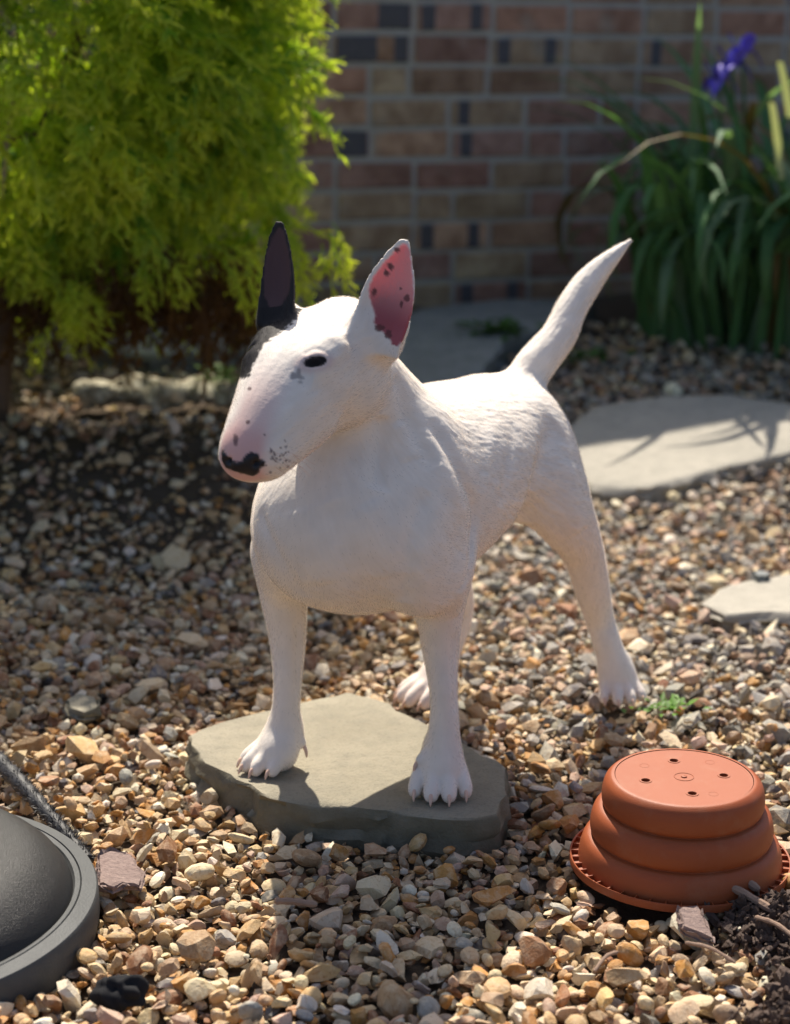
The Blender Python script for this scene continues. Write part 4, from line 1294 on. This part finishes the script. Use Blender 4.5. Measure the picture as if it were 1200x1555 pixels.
for a, r_ in ((143, .056), (50, .060), (300, .058)):
    V_, F_ = lathe([(.0062, 0), (.0060, .0002), (.0056, .0002), (.0054, 0)], 28)
    local('moulded_ring', V_ + np.array([r_ * math.cos(rad(a)), r_ * math.sin(rad(a)), zb]), F_[::-1], terra, pot)
rib0 = None
for k in range(44):                                                         # ribs under the rim
    a = k / 44 * 2 * math.pi + .03
    if rib0 is None:
        bm = bmesh.new(); bmesh.ops.create_cube(bm, size=1)
        for v in bm.verts: v.co = Vector((.1302 + v.co.x * .0090, v.co.y * .0012, .0052 + v.co.z * .0062))
        rib0 = bm_mesh('rib', bm); rib0.materials.append(terra)
    o = bpy.data.objects.new('rib', rib0); COL.objects.link(o); o.parent = pot; o.rotation_euler = (0, 0, a)
pot.rotation_euler = (rad(1.0), rad(.6), 0)

# ------------------------------------------------------------------ black rubber dome with a worn rim
m = Mat('black_rubber', .38, .45)
m.base(m.mix(m.ramp(m.noise(900, 2), [(.60, (0, 0, 0)), (.72, (1, 1, 1))]), m.mix(m.noise(9, 5), (.006, .006, .007), (.016, .016, .016)), (.06, .06, .065)))
m.l(m.math('ADD', .30, m.math('MULTIPLY', m.noise(14, 5), .28)), m.b.inputs['Roughness'])
m.bump(m.noise(900, 2), .8, .0014)
rubber = m.m
m = Mat('worn_rim', .62, .3)
m.base(m.mix(m.noise(22, 6), (.042, .045, .047), (.095, .099, .098))); m.bump(m.noise(320, 4), .4, .0015)
rimm = m.m
dome = empty('rubber_dome', (DOME_C[0], DOME_C[1], .0), 'large black domed rubber disc with a thick grey rim cut off by the left edge', 'rubber dome')
R_ = DOME_R
V_, F_ = lathe(fl_([(R_ - .0285, .022), (R_ - .032, .038), (R_ - .046, .060), (R_ - .080, .086), (.125, .102), (.060, .114), (.001, .118)], 5), 128)
local('dome', V_, F_, rubber, dome)
V_, F_ = lathe([(R_ - .004, -.02), (R_, .0), (R_, .029), (R_ - .0022, .0325), (R_ - .019, .0365), (R_ - .0200, .0335), (R_ - .0212, .0365), (R_ - .0270, .0355), (R_ - .0295, .030), (R_ - .034, .026)], 128)
local('rim', V_, F_, rimm, dome)
dome.rotation_euler = (rad(2.0), rad(-1.0), 0)

# ------------------------------------------------------------------ frayed black rope beside it
m = Mat('black_fibre', .55, .4); m.base(m.mix(m.noise(400, 2), (.008, .008, .010), (.06, .06, .065))); fibre = m.m
rp = [GZ(x, y, .014) for x, y in ((-40, 1130), (0, 1172), (32, 1205), (62, 1238), (88, 1268), (112, 1296), (136, 1322))]
rp = catmull([tuple(p) for p in rp], 40)
Vc, Fc = tube(rp, np.interp(np.linspace(0, 1, 40), [0, .5, 1], [.013, .010, .007]) * (1 + .15 * np.sin(np.arange(40) * 2.1)), 10)
rope = link('frayed_rope', mesh_vf('frayed_rope', Vc, Fc), fibre)
tag(rope, 'frayed black rope lying on the gravel behind the rubber dome', 'rope')
V, F = [], []
for i in range(2600):
    t = rng.random(); p = rp[int(t * 39)] + rng.normal(0, .002, 3); d = rng.normal(0, 1, 3); d[2] = abs(d[2]) * .8; d /= np.linalg.norm(d)
    p = p + d * .008 * (1.3 - .6 * t); e = np.cross(d, rng.normal(size=3)); e /= np.linalg.norm(e); l = rng.uniform(.004, .011); d2 = d + rng.normal(0, .7, 3); d2 /= np.linalg.norm(d2)
    b = len(V); w = .00045
    V += [p - e * w, p + e * w, p + d * l * .5 + e * w, p + d * l * .5 - e * w, p + d * l * .5 + d2 * l * .5]
    F += [(b, b + 1, b + 2, b + 3), (b + 3, b + 2, b + 4, b + 4)]
fr = link('fray', mesh_vf('fray', np.array(V), F), fibre, rope); tag(fr, kind='stuff')

# ------------------------------------------------------------------ bits lying on the gravel
m = Mat('dry_bark', .85, .15); m.base(m.mix(m.noise(70, 5, dist=1.5), (.14, .095, .085), (.34, .255, .225))); m.bump(m.noise(150, 5), .8, .004); flake_m = m.m
m = Mat('wet_bark', .75, .25); m.base(m.mix(m.noise(60, 5), (.030, .020, .016), (.13, .085, .065))); m.bump(m.noise(150, 5), .8, .004); wet_m = m.m
m = Mat('grey_wood', .8, .2); m.base(m.mix(m.noise(40, 5), (.19, .12, .085), (.36, .25, .185))); m.bump(m.noise(200, 4), .5, .002); wood_m = m.m
def sliver(name, pts, z, thick, mat, label, cat, seed, dz=()):
    o = flag(name, [GZ(x, y, 0) for x, y in pts][::-1], z, thick, mat, label, seed, .0012, cat, inset=.0012, cell=.006)
    return o
o = sliver('bark_flake', ((150, 1330), (168, 1322), (198, 1328), (206, 1338), (218, 1350), (212, 1366), (186, 1364), (172, 1370), (150, 1366)), .024, .006, flake_m, 'flat mauve brown bark flake beside the rim of the rubber dome', 'bark flake', 21)
o.rotation_euler = (rad(5), rad(3), 0)
o = sliver('bark_flake', ((1022, 1412), (1050, 1406), (1064, 1420), (1078, 1440), (1060, 1438), (1030, 1432)), .024, .008, flake_m, 'purplish ridged bark flake in the mulch below the pot', 'bark flake', 22)
o.rotation_euler = (rad(12), rad(10), 0)
o = sliver('stone_chip', ((1143, 888), (1152, 885), (1166, 887), (1166, 893), (1150, 895)), .024, .010, slate, 'small dark stone chip lying on the pale flag at the right edge', 'stone chip', 23)
def stick(name, a, b, r, mat, label, cat, h=(.018, .018), bend=.004):
    p, q = np.array(GZ(*a, h[0])), np.array(GZ(*b, h[1])); mid = (p + q) / 2 + np.array([0, bend, bend])
    P = catmull([p, mid, q], 14); R = r * (1 + .12 * np.sin(np.arange(14) * 1.9)); R[-1] *= .5; R[0] *= .7
    Vc, Fc = tube(P, R, 8); o = link(name, mesh_vf(name, Vc, Fc, True, rad(30)), mat)
    return tag(o, label, cat)
stick('stick', (1060, 1364), (1176, 1406), .0050, wood_m, 'long brown stick leaning out of the mulch in front of the pot', 'stick', (.028, .018))
stick('stick', (1090, 1360), (1152, 1380), .0052, wood_m, 'short thick brown stick just behind the long stick', 'stick', (.030, .024))
stick('twig', (1040, 1456), (1116, 1482), .0022, wood_m, 'thin twig crossing the gravel below the purplish bark flake', 'twig', (.020, .016))
stick('twig', (1146, 1424), (1212, 1456), .0028, wood_m, 'thin twig in the mulch running off the right edge', 'twig', (.026, .022))
stick('wood_splinter', (418, 1394), (482, 1400), .0042, wood_m, 'pale wood splinter on the gravel in front of the flagstone', 'wood splinter', (.022, .022), .001)
stick('twig', (902, 1500), (938, 1470), .0022, wood_m, 'pale twig among stones at the bottom below the pot', 'twig', (.020, .020))
m = Mat('black_cloth', .9, .15); m.base((.018, .018, .020))
wv = m.n('ShaderNodeTexWave'); wv.inputs['Scale'].default_value = 160; m.l(m.coord(), wv.inputs['Vector']); m.bump(wv.outputs['Fac'], .5, .001)
c = GZ(183, 1527, .016)
bm = bmesh.new(); bmesh.ops.create_icosphere(bm, subdivisions=4, radius=1)
for v in bm.verts:
    p = v.co.copy(); f = 1 + .22 * math.sin(4.2 * p.x + 3 * p.z) * math.cos(5 * p.y + 1) + .12 * math.sin(11 * p.x - 7 * p.y + 5 * p.z) - .35 * math.exp(-((p.x + .1) ** 2 + (p.y + .5) ** 2 + (p.z - .7) ** 2) * 9)
    v.co = Vector((p.x * .026, p.y * .020, p.z * .017)) * f
o = link('cloth_scrap', bm_mesh('cloth_scrap', bm, True), m.m); o.location = c
tag(o, 'crumpled scrap of black cloth on the gravel at the lower left', 'cloth scrap')
# dark mulch spilling in at the lower right corner
V, F, n0 = [], [], 0
clod = [stone_shape(900 + i, 1, 'chip') for i in range(6)]
cv, cf, cc, off2 = [], [], [], 0
for i in range(3400):
    t = rng.random(); a_ = rng.normal(0, 1)
    py = rng.uniform(1366, 1570); px = rng.uniform(1070, 1225)
    e_ = 1170 + 26 * math.sin(py * .035) + (28 if py < 1440 else 0) * -1.6 + rng.normal(0, 26)
    if px < e_: continue
    p = G(px, py, 0); i_, j_ = int((p[0] - HX0) / RES), int((p[1] - HY0) / RES)
    if not (2 < i_ < nX - 3 and 2 < j_ < nY - 3): continue
    z = HM[i_ - 1:i_ + 2, j_ - 1:j_ + 2].mean(); HM[i_ - 1:i_ + 2, j_ - 1:j_ + 2] = np.maximum(HM[i_ - 1:i_ + 2, j_ - 1:j_ + 2], min(z + .002, .035))
    Vs, Fs = clod[rng.integers(6)]; s = math.exp(rng.normal(-5.75, .45)); el = rng.uniform(1, 3.2) if rng.random() < .4 else 1
    Rm = np.array(Euler(rng.uniform(0, 6, 3)).to_matrix())
    cv.append((Vs * np.array([s * el, s, s * .7])) @ Rm.T + np.array([p[0], p[1], min(z, .035)])); cf.append(Fs + off2); off2 += len(Vs)
mu = link('mulch', np_mesh('mulch', np.concatenate(cv), np.concatenate(cf), True, None, rad(30)), wet_m)
tag(mu, 'dark bark mulch spilling over the gravel at the lower right', 'mulch', kind='stuff')
V, F, C, bare = SKV, SKF, SKC, SKB
# ------------------------------------------------------------------ eyes, claws, whiskers, short coat
m = Mat('eye_dark', .10, .16); m.base((.012, .007, .005)); eye_m = m.m
for E_, n_, al in EYES:
    bm = bmesh.new(); bmesh.ops.create_uvsphere(bm, u_segments=28, v_segments=18, radius=.0150)
    me = bm_mesh('eye', bm, True)
    o = link('eye', me, eye_m, dog); o.location = Vector(E_ - n_ * .0163)
m = Mat('claw_horn', .38, .4); m.base(m.mix(m.noise(300, 2), (.62, .38, .28), (.75, .55, .44))); claw_m = m.m
for pts in CLAWS:
    k = .0027
    Vc, Fc = tube(catmull(pts, 7), [k, k * 1.05, k, k * .92, k * .8, k * .62, k * .25], 8)
    link('claw', mesh_vf('claw', Vc, Fc), claw_m, dog)

def flow(X, N):
    h = to_head(X); u = (X[:, :2] - DO) @ DU; v = (X[:, :2] - DO) @ DV; z = X[:, 2]
    D = np.zeros_like(X)
    body = U3 * 1.0 - Z3 * .45
    D += body
    wl = sst(.33, .24, z)[:, None]
    D = D * (1 - wl) + wl * np.array([0, .05, -1.0])
    wn = (sst(.05, -.06, u) * sst(.34, .42, z))[:, None]                       # chest and throat: down, parting outwards
    D = D * (1 - wn) + wn * (-Z3 * 1.0 + V3 * (np.clip(v / .1, -1, 1) * .35)[:, None] + U3 * .1)
    wk = (sst(.46, .54, z) * sst(.16, .06, u) * (h[:, 0] < -.02))[:, None]      # neck
    D = D * (1 - wk) + wk * (U3 * .7 - Z3 * 1.0)
    wh = (sst(-.035, .015, h[:, 0]) * (h[:, 2] > -.145))[:, None]
    D = D * (1 - wh) + wh * (-HF * 1.0 + HS * (h[:, 1] * 6)[:, None] - HT * .25)
    for E_ in (EARL, EARR):
        a, x, o = E_.loc(X)
        k = ((a > .05) & (a < 1.1) & (np.abs(x) < .05) & (np.abs(o) < .035))[:, None]
        D = np.where(k, E_.ax, D)
    tp = np.array([p for p, _, _ in TAIL])
    dist = np.min(np.linalg.norm(X[:, None, :] - catmull(tp, 20)[None], axis=2), axis=1)
    k = ((dist < .05) & (z > .50) & (u > .40))[:, None]
    D = np.where(k, tp[-1] - tp[0], D)
    D = D - N * (D * N).sum(1, keepdims=True)
    return D / (np.linalg.norm(D, axis=1, keepdims=True) + 1e-9)
VN, FA = vnormals(V, F)
if (VN * (V - V.mean(0))).sum() < 0: VN = -VN
# lay of the coat: streaks along the flow, pressed into the skin and toned a little
FL_ = flow(V, VN)
lic = np.zeros(len(V))
for s_ in range(-4, 5): lic += vnoise(V + FL_ * (s_ * .0018), 330, 31)
lic2 = np.zeros(len(V))
for s_ in range(-3, 4): lic2 += vnoise(V + FL_ * (s_ * .0045), 130, 57)
lic = (lic - lic.mean()) / lic.std() * .65 + (lic2 - lic2.mean()) / lic2.std() * .6
hv_ = to_head(V)
hard = np.clip(bare + (V[:, 2] < .085) * .5, 0, 1)
amp_ = np.where(hv_[:, 0] > -.02, .55, 1.0) * (1 - .85 * hard)
dog_me.vertices.foreach_set('co', (V + VN * (lic * amp_ * .00034)[:, None]).astype(np.float32).ravel())
cc = np.ones((len(V), 4), np.float32); cc[:, :3] = C * (1 + .035 * np.clip(lic, -2, 2) * amp_)[:, None]
dog_me.attributes['col'].data.foreach_set('color', cc.ravel()); dog_me.update()
NH = 80000
toc = np.array([0, 0, CAM_H]) - V[F[:, 0]]; toc /= np.linalg.norm(toc, axis=1, keepdims=True)
fac = (VN[F[:, 0]] * toc).sum(1)
pw = FA * np.where(fac > -.35, 1.0, .35)                                       # a thinner coat on the far side
pw = pw * (.004 + 1.6 * (1 - np.abs(fac)) ** 2)
pw = pw * np.where(to_head(V[F[:, 0]])[:, 0] > -.02, 1.7, 1.0)
fi = rng.choice(len(F), NH, p=pw / pw.sum())
a_, b_ = rng.random((2, NH, 1))
q = F[fi]
R0 = (V[q[:, 0]] * (1 - a_) + V[q[:, 1]] * a_) * (1 - b_) + (V[q[:, 3]] * (1 - a_) + V[q[:, 2]] * a_) * b_
RN = (VN[q[:, 0]] * (1 - a_) + VN[q[:, 1]] * a_) * (1 - b_) + (VN[q[:, 3]] * (1 - a_) + VN[q[:, 2]] * a_) * b_
RN /= np.linalg.norm(RN, axis=1, keepdims=True)
HCOL, HB, _, HG = coat(R0)
keep = rng.random(NH) > np.clip(HB * 1.15, 0, .97)
R0, RN, HCOL = R0[keep], RN[keep], HCOL[keep]
h = to_head(R0)
Ln = np.where(h[:, 0] > -.02, .0044, .0088)
Ln = np.where(h[:, 0] > .10, .0034, Ln)
Ln = np.where(R0[:, 2] < .24, .0052, Ln)
Ln = np.where(R0[:, 2] < .085, .0028, Ln)
Ln = Ln * rng.uniform(.6, 1.15, len(Ln))
T = flow(R0, RN)
sw = np.stack([vnoise(R0, 34, 11 + i) - .5 for i in range(3)], -1) + .25 * np.stack([vnoise(R0, 110, 21 + i) - .5 for i in range(3)], -1)
T = T + sw * np.where(h[:, :1] > -.02, .28, .5) + rng.normal(0, .05, T.shape)
T -= RN * (T * RN).sum(1, keepdims=True); T /= np.linalg.norm(T, axis=1, keepdims=True)
lift = rng.uniform(.02, .15, len(Ln))[:, None]
for E_ in (EARL, EARR):
    a, x, o = E_.loc(R0)
    Ln = np.where((a > .12) & (a < 1.05) & (np.abs(x) < .045) & (np.abs(o) < .03), .0021, Ln)
L_ = Ln[:, None]
lo_ = RN * rng.uniform(.0003, .0012, (len(Ln), 1))
P0 = R0 - RN * .0002
P1 = R0 + (T * .45 + RN * lift * .62) * L_ + lo_
P2 = R0 + (T * .98 + RN * lift * .78) * L_ + lo_
HP = np.stack([P0, P1, P2], 1).reshape(-1, 3).astype(np.float32)
hc = bpy.data.hair_curves.new('fur')
hc.add_curves([3] * len(R0))
hc.position_data.foreach_set('vector', HP.ravel())
at = hc.attributes.get('radius') or hc.attributes.new('radius', 'FLOAT', 'POINT')
at.data.foreach_set('value', np.tile(np.array([.00026, .00022, .00006], np.float32), len(R0)))
at = hc.attributes.new('hcol', 'FLOAT_COLOR', 'CURVE')
cc = np.ones((len(R0), 4), np.float32); cc[:, :3] = HCOL * rng.uniform(1.05, 1.18, (len(R0), 1))
at.data.foreach_set('color', cc.ravel())
m = Mat('dog_hair', .55, .2)

m.base(m.attr('hcol'))
tr = m.n('ShaderNodeBsdfTranslucent'); m.l(m.attr('hcol'), tr.inputs['Color'])
mx = m.n('ShaderNodeMixShader'); mx.inputs[0].default_value = .50
m.l(m.b.outputs[0], mx.inputs[1]); m.l(tr.outputs[0], mx.inputs[2]); tp_ = m.n('ShaderNodeBsdfTransparent'); m2 = m.n('ShaderNodeMixShader'); m2.inputs[0].default_value = .76      # fine hair covers only part of its width
m.l(mx.outputs[0], m2.inputs[1]); m.l(tp_.outputs[0], m2.inputs[2]); m.l(m2.outputs[0], m.out.inputs['Surface'])
hc.materials.append(m.m)
fur = bpy.data.objects.new('fur', hc); COL.objects.link(fur); fur.parent = dog
# a few whiskers on the muzzle
for i in range(16):
    r = cast_head(405 + (i * 29) % 44, 684 + (i * 13) % 30)
    n_ = grad(r); dr = n_ * .6 + HS * .5 - HT * .5 + HF * (.2 - .5 * ((i * 7) % 5) / 5)
    dr /= np.linalg.norm(dr); Lw = .018 + .014 * ((i * 11) % 7) / 7
    Vc, Fc = tube([r - n_ * .001, r + dr * Lw * .5, r + dr * Lw - np.array([0, 0, .004])], [.00022, .00018, .00006], 5)
    link('whisker', mesh_vf('whisker', Vc, Fc), claw_m, dog)
